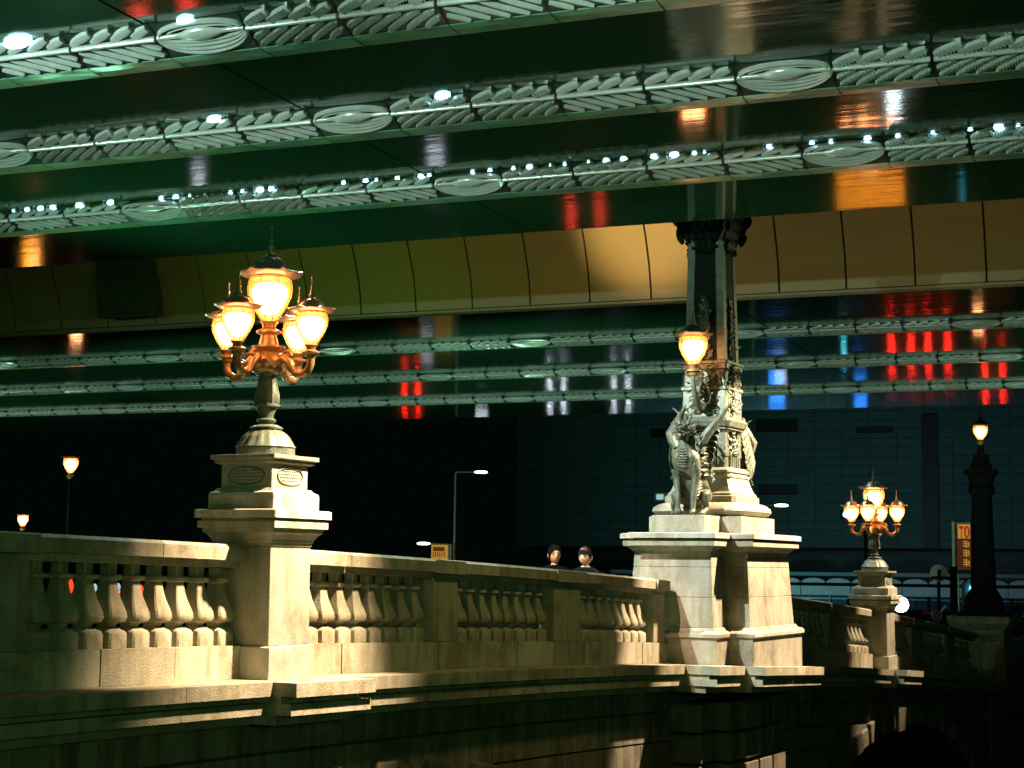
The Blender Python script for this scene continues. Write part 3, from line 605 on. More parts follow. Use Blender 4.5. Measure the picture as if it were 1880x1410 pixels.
def orn_module(kind):
    mb = MB(); L = LM-.035
    if kind == 'O':
        mb.T = Matrix.Identity(4); c = L/2; vc = .165
        R = []
        for i in range(13):   # stem swelling into an oval boss
            t = i/12; u = L*t; r = .026+.055*math.exp(-((t-.5)/.17)**4)
            R.append([lp(u, vc+r*math.cos(a), .02+min(r, .05)*1.1*math.sin(a)) for a in [PI*k/8 for k in range(9)]])
        mb.loft(R, close=True)
        for j in range(4):
            A_ = .44+.012*j; B_ = .085+.052*j
            lstrip(mb, [(c+A_*math.cos(a), vc+.012+B_*math.sin(a)) for a in [PI*k/18 for k in range(19)]], .021, .04)
        lstrip(mb, [(c+.44*math.cos(a), vc-.02-.115*math.sin(a)) for a in [PI*k/18 for k in range(19)]], .024, .045)
        lstrip(mb, [(c+.36*math.cos(a), vc-.01-.075*math.sin(a)) for a in [PI*k/14 for k in range(15)]], .012, .03)
    else:
        R = []
        for i in range(2):
            u = L*i
            R.append([lp(u, .165+.027*math.cos(a), .03+.032*math.sin(a)) for a in [2*PI*k/10 for k in range(10)]])
        mb.loft(R)
        N = 4; q_ = L/N
        def clip(pts): return [(u, v) for u, v in pts if .003 <= u <= L-.003]
        for i in range(-1, N+1):      # slanted strands above the stem
            u0 = q_*i+.01; pts = clip([(u0+.27*t, .128-.116*(t**.9)) for t in np.linspace(0, 1, 9)]); n_ = len(pts)
            if n_ > 2: lstrip(mb, pts, [.052*math.sin(PI*(k_+.6)/(n_+.2))**.3+.002 for k_ in range(n_)], .04)
            if kind == 'M' and n_ > 3:
                for (u, v) in pts[1:-1]: lstrip(mb, [(u-.022, v-.030), (u+.026, v+.030)], .0055, .052, .01)
        for i in range(-3, 7):      # slanted strands below
            u0 = q_*.80*i; sg = 1 if kind == 'B' else -1
            pts = clip([(u0+.40*t, (.205+.225*t**.85) if sg > 0 else (.43-.225*t**.85)) for t in np.linspace(0, 1, 15)]); n_ = len(pts)
            if n_ > 2:
                lstrip(mb, pts, [.026*math.sin(PI*(k_+.6)/(n_+.2))**.4+.002 for k_ in range(n_)], .038)
                if kind == 'M':
                    for (u, v) in pts[1:-1]: lstrip(mb, [(u-.010, v-.022), (u+.014, v+.022)], .005, .05, .01)
    me_o = mb.build('ornament_panel', m_orn, None, smooth=True); me = me_o.data; bpy.data.objects.remove(me_o); return me
MOD = {k: orn_module(k) for k in 'OBM'}
ledm = MB().ball((0, 0, 0), (.050, .02, .022), 8, 5).build('led_lamp', m_led); led_me = ledm.data; bpy.data.objects.remove(ledm)
def add_obj(name, me, parent, loc):
    o = bpy.data.objects.new(name, me); C.objects.link(o); o.parent = parent; o.location = loc; return o
def band(deck, b0, x0, x1, leds, Z, qs=1.0):
    """ornamental rib: sloped relief face, flange and back, hanging below the soffit"""
    prof = [(b0+db*qs, Z-dz*qs) for db, dz in ((0, 0), (.40, .20), (.41, .215), (.67, .215), (.67, 0))]
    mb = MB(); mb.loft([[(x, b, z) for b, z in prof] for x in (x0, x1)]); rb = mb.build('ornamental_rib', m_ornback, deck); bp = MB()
    k0 = math.floor((-x1-8.22)/LM)-2; mbf = MB(); pat = {0: 'O', 1: 'B', 2: 'B', 3: 'M', 4: 'M'}
    for k in range(k0, 90):
        xc = -(8.22+k*LM)-LM/2
        if xc < x0 or xc+LM > x1: continue
        kd = pat[k % 5]
        add_obj('ornament_panel', MOD[kd], rb, (xc+.017, b0, Z-.004)).scale = (1, qs, qs)
        bp.loft([[(x, b0+.001, Z-.006), (x, b0+.396*qs-.003, Z-.199*qs-.006), (x, b0+.396*qs, Z-.19*qs), (x, b0+.01, Z-.0)] for x in (xc+.017, xc+LM-.017)])
        # wavy flange plate of the module
        xs_ = [xc+.008+(LM-.016)*i/8 for i in range(9)]
        R = [[(x, b0+.405*qs, Z-.215*qs-.004), (x, b0+.50*qs, Z-.215*qs-.009-.007*math.sin((x-xc)*PI*2/LM)), (x, b0+.60*qs, Z-.215*qs-.008+.004*math.cos((x-xc)*PI*3/LM)), (x, b0+.67*qs+.008, Z-.215*qs-.004), (x, b0+.67*qs+.008, Z-.215*qs+.005), (x, b0+.405*qs, Z-.215*qs+.005)] for x in xs_]
        mbf.loft(R)
    mbf.build('flange', m_flange, rb); bp.build('backing_plate', m_orn_shade, rb)
    for x in leds:
        o_ = add_obj('led_lamp', led_me, rb, (x, b0-.01, Z-.012)); q_ = .35+.75*rl.random()**1.6; q_ = 3.0 if abs(x+10.2) < .01 else 1.6 if abs(x+8.3) < .01 or b0 < 16 else q_; o_.scale = (q_*1.2, q_, q_)
    return rb
def deck(name, b0, b1, x0, x1, seams, bands, label, Z=5.0, qs=1.0):
    root = empty(name, (0, 0, 0), RZ, label, 'expressway', 'elevated expressway decks over the bridge')
    MB().box(x0, x1, b0+.05, b1-.05, Z+.06, Z+2.3).build('girder_box', m_ornback, root)
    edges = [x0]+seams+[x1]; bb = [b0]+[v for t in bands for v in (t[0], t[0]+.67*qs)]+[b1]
    for i in range(len(edges)-1):
        for j in range(0, len(bb)-1, 2):
            MB().box(edges[i]+.018, edges[i+1]-.018, bb[j], bb[j+1], Z, Z+.055).build('soffit_panel', m_soffit, root)
    for b_, leds in bands: band(root, b_, x0, x1, leds, Z, qs)
    return root
rl = random.Random(12); nd_leds3 = [x+rl.uniform(-.09, .09) for x in np.arange(-17.2, 2.5, .26) if rl.random() < .72]
nd = deck('near_expressway_deck', 3.0, 22.72, -30, 9, [-20.6, -8.75, 3.3], [(9.3, []), (12.55, [-10.2, -8.3]), (15.62, [-9.9, -7.05]), (18.9, nd_leds3)], 'near elevated expressway deck with glossy dark soffit and three large ornamental ribs')
nd.name = 'expressway_deck'
MB().box(-30, 9, 22.722, 22.80, 5.01, 7.4).build('edge_fascia', m_ornback, nd)
fd = deck('far_expressway_deck', 30.0, 51.6, -52, 12, [-31.5, -19.5, -7.6, 4.5], [(33.75, []), (39.35, []), (45.4, [])], 'far elevated expressway deck with tan curved side and three thin ornamental ribs', qs=.66)
fd.name = 'expressway_deck'
PR = [(30.0, 5.12), (29.97, 5.3), (29.93, 5.5), (29.86, 5.75), (29.75, 6.0), (29.60, 6.3), (29.42, 6.6), (29.2, 6.9), (28.95, 7.2)]
k = -8
while True:
    xa = -(2.8+1.252*(k+1)); xb = -(2.8+1.252*k); k += 1
    if xa < -50: break
    mb = MB(); mb.loft([[(x, b, z) for b, z in PR]+[(x, b+.04, z) for b, z in PR[::-1]] for x in (xa+.018, xb-.018)])
    mb.build('side_panel', m_side, fd, smooth=True)
mb = MB(); mb.loft([[(x, b+.05, z) for b, z in PR]+[(x, b+.2, z) for b, z in PR[::-1]] for x in (-51, 11)]); mb.build('panel_backing', m_dark, fd)
MB().box(-51, 11, 30.0, 30.1, 5.005, 5.10).build('lower_lip', m_side, fd)
# service box hung on the side panels
p1, p2 = -21.5, -20.1
bm_ = MB(); R = []
for x, s_ in ((p1, .8), (p1+.08, 1), (p2-.08, 1), (p2, .8)):
    R.append([(x, 29.55, 5.22+.1*(1-s_)), (x, 29.50, 5.35), (x, 29.40, 6.5), (x, 29.8, 6.6), (x, 29.95, 5.3)])
bm_.loft(R); bm_.build('service_box', M('box_paint', (.05, .07, .045), .6), fd, bevel=.03)
# unseen spots added to light the ornamental ribs, then the gap
for x, pw in ((-22, 1600), (-15, 3300), (-9, 3200), (-3, 2200), (3, 1100)):
    spot('rib_fill', ab(x-3.5, 6.0, 4.1), ab(x+1.5, 17, 9.4), pw, (.66, 1, .86), 62, .8, .05)
for x, pw in ((-38, 1000), (-28, 650), (-19, 520), (-11.5, 750), (3.5, 650)):
    spot('rib_fill', ab(x-3, 30.3, -.9), ab(x, 39, 5), pw, (.50, 1, .66), 110, .7, .05)
    spot('rib_fill', ab(x-5, 38.5, -.9), ab(x-3, 46, 5), pw*.6, (.60, 1, .75), 110, .7, .05)
for x, pw, cl, sz in ((-9.1, 1250, (1, .64, .26), 46), (-9.6, 95, (1, .50, .10), 160), (-3.6, 32, (1, .42, .08), 150), (-15.5, 105, (.34, .95, .14), 160), (-23, 14, (.25, .9, .25), 150)):
    spot('gap_fill', ab(x, 25.6, 5.25), ab(x+.1, 29.6, 6.6), pw, cl, sz, .9, .08)  # unseen spots added to tint the side panels
# ------------------------------------------------------------------ background building and far bank
def fa(x, b, z): return (x, b, z)
KB = 140/75.; KC = 125/58.
bd = empty('dark_office_building', (0, 0, 0), RZ, 'huge dark teal tiled office facade behind the statue, almost windowless', 'building')
ops = [tuple(v*KB for v in o_) for o_ in [(-22.66, -21.44, 6.07, 6.51), (-17.54, -15.57, 6.24, 6.84), (-17.43, -15.59, 3.31, 3.78), (-12.9, -11.2, 6.1, 6.4), (-22.52, -21.58, 3.04, 3.43)]]
XL, XR_, ZB, ZT, FB = -29.5*KB, 26, .88*KB, 26, 140
xe = sorted({XL, XR_}|{v for o_ in ops for v in o_[:2]}); ze = sorted({ZB, ZT}|{v for o_ in ops for v in o_[2:]})
mb = MB()
for i in range(len(xe)-1):
    for j in range(len(ze)-1):
        cx_, cz_ = (xe[i]+xe[i+1])/2, (ze[j]+ze[j+1])/2
        if any(a < cx_ < b and c < cz_ < d for a, b, c, d in ops): continue
        mb.add([(xe[i], FB, ze[j]), (xe[i+1], FB, ze[j]), (xe[i+1], FB, ze[j+1]), (xe[i], FB, ze[j+1])], [(0, 1, 2, 3)])
mb.add([(XL, FB, ZB), (XR_, FB, ZB), (XR_, FB+3, ZB), (XL, FB+3, ZB)], [(0, 1, 2, 3)]); mb.add([(XL, FB, ZB), (XL, FB, ZT), (XL, FB+30, ZT), (XL, FB+30, ZB)], [(0, 1, 2, 3)])
mb.build('tiled_wall', m_tile, bd)
MB().box(XL+.2, XR_, FB+3, FB+30, -4, ZT).build('ground_floor', M('ground_floor_wall', (.03, .05, .05), .5), bd)
for n_, (a, b, c, d) in enumerate(ops):
    if n_ == 4:
        fr = MB().box(a, b, FB+.2, FB+.3, c, d).build('window', M('window_frame_pale', (.2, .4, .35), .4), bd)
        MB().box(a+.25, b-.9, FB+.03, FB+.18, c+.15, d-.12).build('lit_pane', emit('pane_glow', (.6, 1, .85), .55), fr)
    else: MB().box(a, b, FB+.3, FB+.6, c, d).build('window', m_facade_d, bd)
MB().box(-18.6, -17.3, FB-.2, FB-.01, ZB, 12.9).build('downpipe', m_facade_d, bd)
spot('facade_fill', ab(-32, 112, -2), ab(-28, FB, 8), 1700, (.30, 1, .85), 120, .8, .3)  # unseen fill added to bring the facade out of the dark
spot('canopy_fill', ab(-20, 108, 4), ab(-19, 125, -2), 1500, (.42, .72, 1), 130, .8, .2)  # unseen fill added for the canopy and hoarding
# canopy with scalloped trim and blue hoarding on the far bank
cn = empty('street_canopy', tuple(ab(-17, 125, -4)), RZ, 'long grey scalloped canopy over the far street behind the distant lamp', 'canopy')
MB().box(-24, 22, -.3, .3, 3.35, 3.62).build('top_beam', m_canopy, cn); MB().box(-24, 22, -.1, .3, 2.62, 2.80).build('lower_beam', m_black, cn)
mb = MB()
for i in range(24):
    x = -24+i*1.9; mb.loft([[(x+.9*math.cos(a)+.95, -.18, 2.84+.34*math.sin(a)) for a in [PI*k_/8 for k_ in range(9)]], [(x+.9*math.cos(a)+.95, .25, 2.84+.34*math.sin(a)) for a in [PI*k_/8 for k_ in range(9)]]])
mb.build('scalloped_trim', m_green_dim, cn)
for i in range(12): MB().box(-24+i*3.8, -24+i*3.8+3.74, -.05, .05, 1.9, 2.58).build('fascia_panel', m_green_dim, cn)
for i in range(8): MB().box(-23+i*5.9, -22.8+i*5.9, 0, .22, 0, 2.9).build('post', m_black, cn)
hd = empty('blue_hoarding', tuple(ab(-17, 128, -4)), RZ, 'blue construction hoarding panels under the canopy beside the far pedestal', 'hoarding')
for i in range(18): MB().box(-24+i*2.6, -24+i*2.6+2.5, 0, .05, .0, 2.2).build('panel', m_blue, hd)
MB().box(-24, 22, -.10, -.04, 1.55, 1.65).build('rail', m_pole, hd); MB().box(-24, 22, -.10, -.04, .5, .58).build('rail', m_pole, hd)
for i in range(9): MB().box(-22.8+i*5.2, -22.72+i*5.2, -.2, -.11, 0, 2.0).build('upright', m_pole, hd)
bw = MB().box(-22, 14, 78, 78.3, -3.9, -2.15).build('tail_light_screen', m_black); bw.rotation_euler = (0, 0, RZ); tag(bw, 'long low black screen added to hide tail lights beyond the far balustrade', 'barrier')  # added only to keep the far tail lights out of direct view
# modern street lamps
def street_lamp(px, pytop, pyb, side, X, label):
    b = atx(px, pyb, X); t = atx(px, pytop, X); base = Vector((b.x, b.y, -3.9 if X > 44 else zr(b.x)-1.02))
    root = empty('street_lamp', tuple(base), 0, label, 'street lamp', 'slim modern street lamps on the far bank'); h = t.z-base.z; d = RI.normalized()*side; d.z = 0
    MB().tube([(0, 0, 0), (0, 0, h*.5), (0, 0, h-.06), tuple(d*.05+Vector((0, 0, h)))], [.085, .06, .04, .035], 10).build('pole', m_pole, root, smooth=True)
    MB().tube([tuple(d*.05+Vector((0, 0, h))), tuple(d*.5+Vector((0, 0, h+.01))), tuple(d*.85+Vector((0, 0, h+.01)))], [.03, .03, .05], 8).build('arm', m_pole, root, smooth=True)
    hh = MB().tube([tuple(d*.8+Vector((0, 0, h+.01))), tuple(d*1.0+Vector((0, 0, h+.015))), tuple(d*1.25+Vector((0, 0, h+.015))), tuple(d*1.35+Vector((0, 0, h+.01)))], [.05, .075, .07, .03], 8, .8).build('lamp_head', m_white_lit, root, smooth=True)
    return root
street_lamp(834, 867, 1020, 1, 60, 'slim white street lamp with its arm reaching right, above the balustrade at centre')
street_lamp(824, 999, 1025, -1, 60.5, 'low white street lamp arm reaching left, just above the balustrade coping')
street_lamp(1385, 928, 1000, 1, 62, 'bright lamp head reaching out from behind the right side of the statue pedestal')
# advertising banners
m_bred = M('banner_red', (.25, .01, .005), .6, emit=(1, .08, .01), es=.3, var=.2); m_byel = M('banner_yellow', (.8, .5, .1), .6, emit=(1, .5, .08), es=.35, var=.6, scale=5); m_bdk = M('banner_dark', (.05, .015, .005), .6, emit=(.5, .1, .02), es=.12, var=.6, scale=4)
def banner(px0, py0, px1, py1, X, label, full=True):
    a = atx(px0, py0, X); b = atx(px1, py1, X); W_ = (b-a).dot(RI); H = a.z-b.z; base = Vector((a.x, a.y, -3.9))
    root = empty('street_banner', tuple(base), math.atan2(RI.y, RI.x), label, 'banner', 'lit street banners on poles')
    zt = a.z+3.9; zb = b.z+3.9
    MB().box(0, W_, 0, .04, zb, zt).build('cloth', m_bdk if full else m_byel, root)
    mb = MB(); mm = MB()
    if full:
        s = W_*.36; x0_, y0_ = W_*.12, zt-.07
        mb.box(x0_, x0_+s, -.02, -.003, y0_-.08, y0_-.0); mb.box(x0_+s*.38, x0_+s*.62, -.02, -.003, y0_-.34, y0_-.082)
        mb.tube([(x0_+s*1.65+s*.42*math.cos(t), -.012, y0_-.17+.15*math.sin(t)) for t in [2*PI*i/14 for i in range(15)]], .035, 5)
        mb.build('lettering', m_bred, root)
        r = random.Random(3); yy = y0_-.42; mm.box(W_*.04, W_*.96, -.008, -.002, zt-.42, zt-.02)
        while yy > zb+.14:
            for q in range(3): mm.box(W_*.42, W_*(.72+.2*r.random()), -.02, -.003, yy-.03-q*.065, yy-q*.065)
            mm.box(W_*.60, W_*.66, -.022, -.0205, yy-.2, yy); mm.box(W_*.80, W_*.86, -.022, -.0205, yy-.18, yy-.03); yy -= .26
        mm.build('writing_strokes', m_byel, root)
    else:
        r = random.Random(5)
        for q in range(5): mb.tube([(W_*(.18+.13*q+.05*math.cos(t)), -.012, zt-.18+.07*math.sin(t)) for t in [2*PI*i/10 for i in range(11)]], .03, 5)
        for q in range(6): mb.box(W_*(.1+.13*q), W_*(.15+.13*q), -.02, -.003, zt-.5, zt-.3)
        mb.build('writing_strokes', m_bdk, root)
    xq = -.1 if full else W_+.12
    MB().tube([(xq, .02, 0), (xq, .02, zt+.05)], .05, 8).build('pole', m_pole, root)
    MB().tube([(xq, .02, zt), (W_/2, .02, zt+.02), (W_ if full else 0, .02, zt+.03)], .02, 6).build('arm', m_pole, root)
    return root
banner(1757, 961, 1788, 1046, 47, 'vertical banner with red letters TO over yellow writing, beside the dark column at right')
banner(792, 1000, 822, 1045, 59, 'top of an orange and brown banner showing just above the balustrade coping', False)
# round mirror, prohibition sign, pedestrian signal, mast
def at(px, py, X, nm, label, cat, fn_, group=None):
    p = atx(px, py, X); root = empty(nm, (p.x, p.y, -3.9 if p.x > 44 else -3.0), math.atan2(RI.y, RI.x), label, cat, group); fn_(root, p.z-root.location.z); return root
def f_mirror(r, h):
    MB().tube([(0, .06, 0), (0, .06, h)], .05, 8).build('pole', m_black, r)
    mb = MB(); mb.T = Matrix.Translation((0, 0, h)) @ Matrix.Rotation(PI/2, 4, 'X'); mb.lathe([(.02, .04), (.17, .03), (.24, .0), (.25, -.03)], 24); mb.build('disc', m_green_dim, r, smooth=True)
    MB().box(-.05, .04, -.06, -.042, h-.22, h+.10).build('mark', m_black, r)
at(1724, 1052, 47, 'round_sign', 'pale round disc sign on a pole, above the prohibition sign at right', 'sign', f_mirror)
def f_noentry(r, h):
    MB().tube([(0, .06, 0), (0, .06, h)], .04, 8).build('pole', m_black, r)
    mb = MB(); mb.T = Matrix.Translation((0, 0, h)) @ Matrix.Rotation(PI/2, 4, 'X'); mb.lathe([(.01, .03), (.12, .03), (.12, -.01)], 20); mb.build('disc', m_blue, r)
    mb = MB(); mb.tube([(.13*math.cos(t), -.035, h+.13*math.sin(t)) for t in [2*PI*i/20 for i in range(21)]], .022, 6); mb.tube([(-.09, -.04, h+.09), (.09, -.04, h-.09)], .016, 5); mb.build('red_ring', M('sign_red', (.4, .04, .08), .5), r)
    MB().tube([(.10, 0, h+.10), (.24, 0, h+.27)], [.02, .035], 7).build('side_lamp', m_green_dim, r)
at(1720, 1131, 44.5, 'prohibition_sign', 'small round blue sign with red ring above the descending coping', 'sign', f_noentry)
def f_signal(r, h):
    MB().box(-.14, .14, -.06, .12, h-.34, h+.34).build('housing', m_canopy, r, bevel=.03); MB().tube([(0, .2, 0), (0, .2, h+.4)], .05, 8).build('pole', m_black, r)
    MB().ball((.13, -.09, h+.14), (.10, .05, .10)).build('green_lens', m_cyan, r)
at(1777, 1090, 46, 'pedestrian_signal', 'blue-green lit pedestrian signal box at the foot of the dark column', 'traffic signal', f_signal)
def f_mast(r, h):
    MB().tube([(0, 0, 0), (0, 0, h)], .10, 10).build('pole', m_black, r); MB().box(-.6, -.1, -.02, .04, h-.35, h-.27).build('cross_arm', m_black, r)
    MB().tube([(.12, -.06, 0), (.12, -.06, h-.2)], .022, 6).build('conduit', m_pole, r)
at(1750, 1040, 45.5, 'dark_mast', 'dark mast with short cross arm standing left of the banner', 'pole', f_mast)
def f_tl(r, h):
    MB().box(-.45, .45, 0, .12, h-.17, h+.17).build('housing', m_black, r, bevel=.02); MB().ball((-.28, -.05, h), (.10, .05, .10)).build('green_lens', m_cyan, r)
    MB().tube([(.5, .2, 0), (.5, .2, h+.3)], .06, 8).build('pole', m_black, r)
at(1566, 945, 60, 'traffic_light', 'distant traffic light showing blue-green left of the small five-lantern lamp', 'traffic signal', f_tl)
# bright white work light beside the far lamp pedestal
wl = empty('work_light', tuple(aty(1654, 1110, 9.2)), 0, 'dazzling white work light beside the distant lamp pedestal', 'lamp')
MB().ball((0, 0, 0), (.17, .17, .17), 14, 9).build('bulb', emit('dazzling_white', (.72, .93, 1), 26), wl, smooth=True); MB().tube([(0, .1, -1.15), (0, .1, 0)], .03, 6).build('stand', m_black, wl)
# dark end column with single lamp at far right
ec = empty('end_column', (43.35, 8.75, -3.0), 0, 'unlit black bronze lamp column on the last pedestal at far right', 'column')
pr = []
for z, r in ((1.9, .55), (2.0, .55), (2.02, .40), (2.35, .36), (2.6, .25), (3.2, .235), (4.3, .21), (5.0, .20), (5.02, .24), (5.2, .26), (5.25, .22), (5.5, .27), (5.55, .34), (5.65, .33), (5.7, .22), (5.95, .15), (6.05, .16), (6.1, .07), (6.3, .06)): pr.append((r*1.15, r*1.15, z-.1))
MB().sq(pr, 0, 0, .3).build('shaft', m_black, ec); MB().sq([(.62, .62, .2), (.60, .60, 1.45), (.66, .66, 1.5), (.78, .78, 1.62), (.80, .80, 1.8)], 0, 0, .05).build('pedestal', m_wall, ec)
mb = MB(); r_ = random.Random(2)
for i in range(40): a = r_.random()*6.28; z = r_.choice((5.1, 5.2, 5.45, 5.5, 5.6)); mb.leaf((.22*math.cos(a), .22*math.sin(a), z-.1), (math.cos(a), math.sin(a), .3), (math.cos(a), math.sin(a), 1), .16, .05, .3, 5)
mb.build('foliage', m_black, ec)
lantern(ec, 0, 0, 6.72, .46, metal=m_black)
# far-side lanterns at left
def far_lantern(px, py, y, label, s=.5):
    p = aty(px, py, y); zb = zr(p.x)-1.02; root = empty('far_lantern', (p.x, p.y, zb), 0, label, 'street lamp', 'lamps across the road at far left'); h = p.z-zb
    MB().tube([(0, 0, 0), (0, 0, h-.5)], [.1, .05], 10).build('post', m_black, root); lantern(root, 0, 0, h+.16, s, metal=m_black); return root
far_lantern(130, 850, 35.3, 'single orange lantern floating in the dark, upper left', .58)
far_lantern(42, 955, 35.6, 'small orange lantern low in the dark at the left edge', .42)
# ------------------------------------------------------------------ cars whose lights show between the balusters and in the soffit
def make_car(loc, rz, label, tail, col):
    root = empty('parked_car', loc, rz, label, 'car', 'cars on the roads behind the balustrade')
    prof = [(-2.1, .35), (-2.12, .62), (-2.0, .82), (-1.5, .88), (-.95, 1.30), (-.6, 1.40), (.7, 1.38), (1.35, .95), (1.95, .82), (2.12, .6), (2.1, .35)]
    mb = MB(); mb.loft([[(x, y*(1 if z < .9 else .82), z) for x, z in prof] for y in (-.82, -.78, .78, .82)]); mb.build('body', M('car_paint', col, .25, .2), root, bevel=.04)
    mb = MB(); mb.loft([[(x, y, z) for x, z in ((-1.38, .92), (-.9, 1.27), (.62, 1.32), (1.2, .96))] for y in (-.76, .76)]); mb.build('windows', m_facade_d, root)
    for sx in (-1.3, 1.3):
        for sy in (-.72, .72):
            mb = MB(); mb.T = Matrix.Translation((sx, sy, .32)) @ Matrix.Rotation(PI/2, 4, 'X'); mb.lathe([(.2, -.11), (.32, -.1), (.32, .1), (.2, .11)], 18); mb.build('wheel', m_black, root)
    for sy in (-.6, .6):
        MB().box(-2.16, -2.10, sy-.17, sy+.17, .62, .76).build('tail_light', (m_redd if 'two people' in label or 'leftmost' in label else m_red) if tail else m_bdk, root)
        MB().box(2.08, 2.16, sy-.17, sy+.17, .56, .70).build('headlight', m_head if not tail else m_green_dim, root)
    return root
def road_z(x): return -3.9 if x > 43.9 else zr(x)-1.02
def src(px, py, z):
    h = atz(px, py, 5.0); q = h*((10-z)/5.0); return Vector((q.x, q.y, z))
cars = [((1655, 640), 1, 'car with red tail lights hidden behind the far balustrade, reflected red in the soffit'),
        ((1722, 640), 1, 'second car hidden behind the far balustrade with red tail lights on'),
        ((1825, 700), 1, 'dark car with red tail lights hidden behind the end column'),
        ((755, 720), 1, 'car with red tail lights hidden behind the central balustrade'),
        ((1022, 725), 0, 'car facing the bridge with white headlights hidden behind the central balustrade'),
        ((1140, 720), 0, 'white-lit car waiting behind the balustrade next to the statue pedestal'),
        ((300, 20), 1, 'car with tail lights on the bridge behind the leftmost balustrade'),
        ((1075, 395), 1, 'car with red lights low on the road behind the two people')]
for (px, py), tail, lab in cars:
    z = -3.2
    for _ in range(4):
        q = src(px, py, z); z = road_z(q.x)+.69
    q = src(px, py, z)
    if tail: make_car((q.x+2.13, q.y, z-.69), 0, lab, True, (.03, .03, .035))
    else: make_car((q.x+2.13, q.y, z-.69), PI, lab, False, (.4, .4, .42))
# lit sign boxes reflected in the soffits
def light_box(px, py, wpx, mat, label, z=-2.3, h=.5, thing='lit_sign_box'):
    q = src(px, py, z); D = q.dot(fw); W_ = wpx*D/F; gz = road_z(q.x) if 4.6 < q.x and q.y > 9 else -6.2
    root = empty(thing, (q.x, q.y, gz), math.atan2(RI.y, RI.x), label, 'sign', 'lit sign boxes low behind the parapets')
    MB().box(-W_/2-.04, W_/2+.04, 0, .2, z-gz-h/2-.04, z-gz+h/2+.04).build('case', m_black, root); MB().box(-W_/2, W_/2, -.02, -.002, z-gz-h/2, z-gz+h/2).build('lit_face', mat, root)
    MB().box(-.06, .06, .05, .15, 0, z-gz-h/2-.04).build('post', m_black, root)
light_box(1426, 712, 28, m_blueL, 'blue lit sign box hidden behind the statue pedestal', -2.2, .7)
light_box(1580, 735, 22, m_blueL, 'narrow blue lit sign hidden behind the distant lamp pedestal', -2.2, .5)
light_box(58, 475, 30, m_amb, 'small amber lit sign behind the leftmost balustrade', -.55, .3)
light_box(800, 290, 30, m_pale, 'white lit sign box behind the central balustrade', -.6, .22)
light_box(365, 325, 22, m_pale, 'white lit sign box behind the leftmost balustrade beside the pedestal', -.6, .22)
q = src(1598, 352, -2.9); D_ = q.dot(fw)
ul = empty('amber_display_board', (q.x, q.y, -3.9), math.atan2(RI.y, RI.x), 'amber lit display board with four bright rows behind the far balustrade', 'display board')
MB().box(-1.2, 1.2, 0, .3, .25, 1.75).build('case', m_black, ul)
m_ap = emit('amber_panel', (1, .30, .015), 9)
for i in range(4): MB().box(-1.15, 1.15, -.02, -.002, .42+i*.32, .42+i*.32+.11).build('lit_row', m_ap, ul)
for sx in (-.9, .9): MB().box(sx-.05, sx+.05, .05, .2, 0, .25).build('leg', m_black, ul)
def bollard(px, py, y, mat, label, hz=.05):
    p = aty(px, py, y); zb = zr(p.x)-1.02; root = empty('warning_lamp', (p.x, p.y, zb), 0, label, 'lamp', 'small lamps on the roadway behind the left balusters'); h = p.z-zb
    MB().lathe([(.12, 0), (.10, .05), (.04, .08), (.035, h-.12), (.07, h-.10), (.07, h-.08)], 12).build('post', m_black, root); MB().ball((0, 0, h), (.035, .035, hz+.01), 10, 7).build('lens', mat, root, smooth=True)
    return root
m_redw = emit('red_lens', (1, .02, .005), 5); m_whw = emit('white_lens', (.5, .8, .8), .8)
bollard(130, 1078, 16, m_redw, 'red warning lamp glowing between the leftmost balusters', .10)
bollard(259, 1084, 16, m_redw, 'second red warning lamp, nearer the large pedestal', .07)
bollard(174, 1079, 16.3, m_whw, 'small white lamp between the two red warning lamps')
bollard(217, 1078, 16.3, m_whw, 'small white lamp just left of the second red warning lamp')
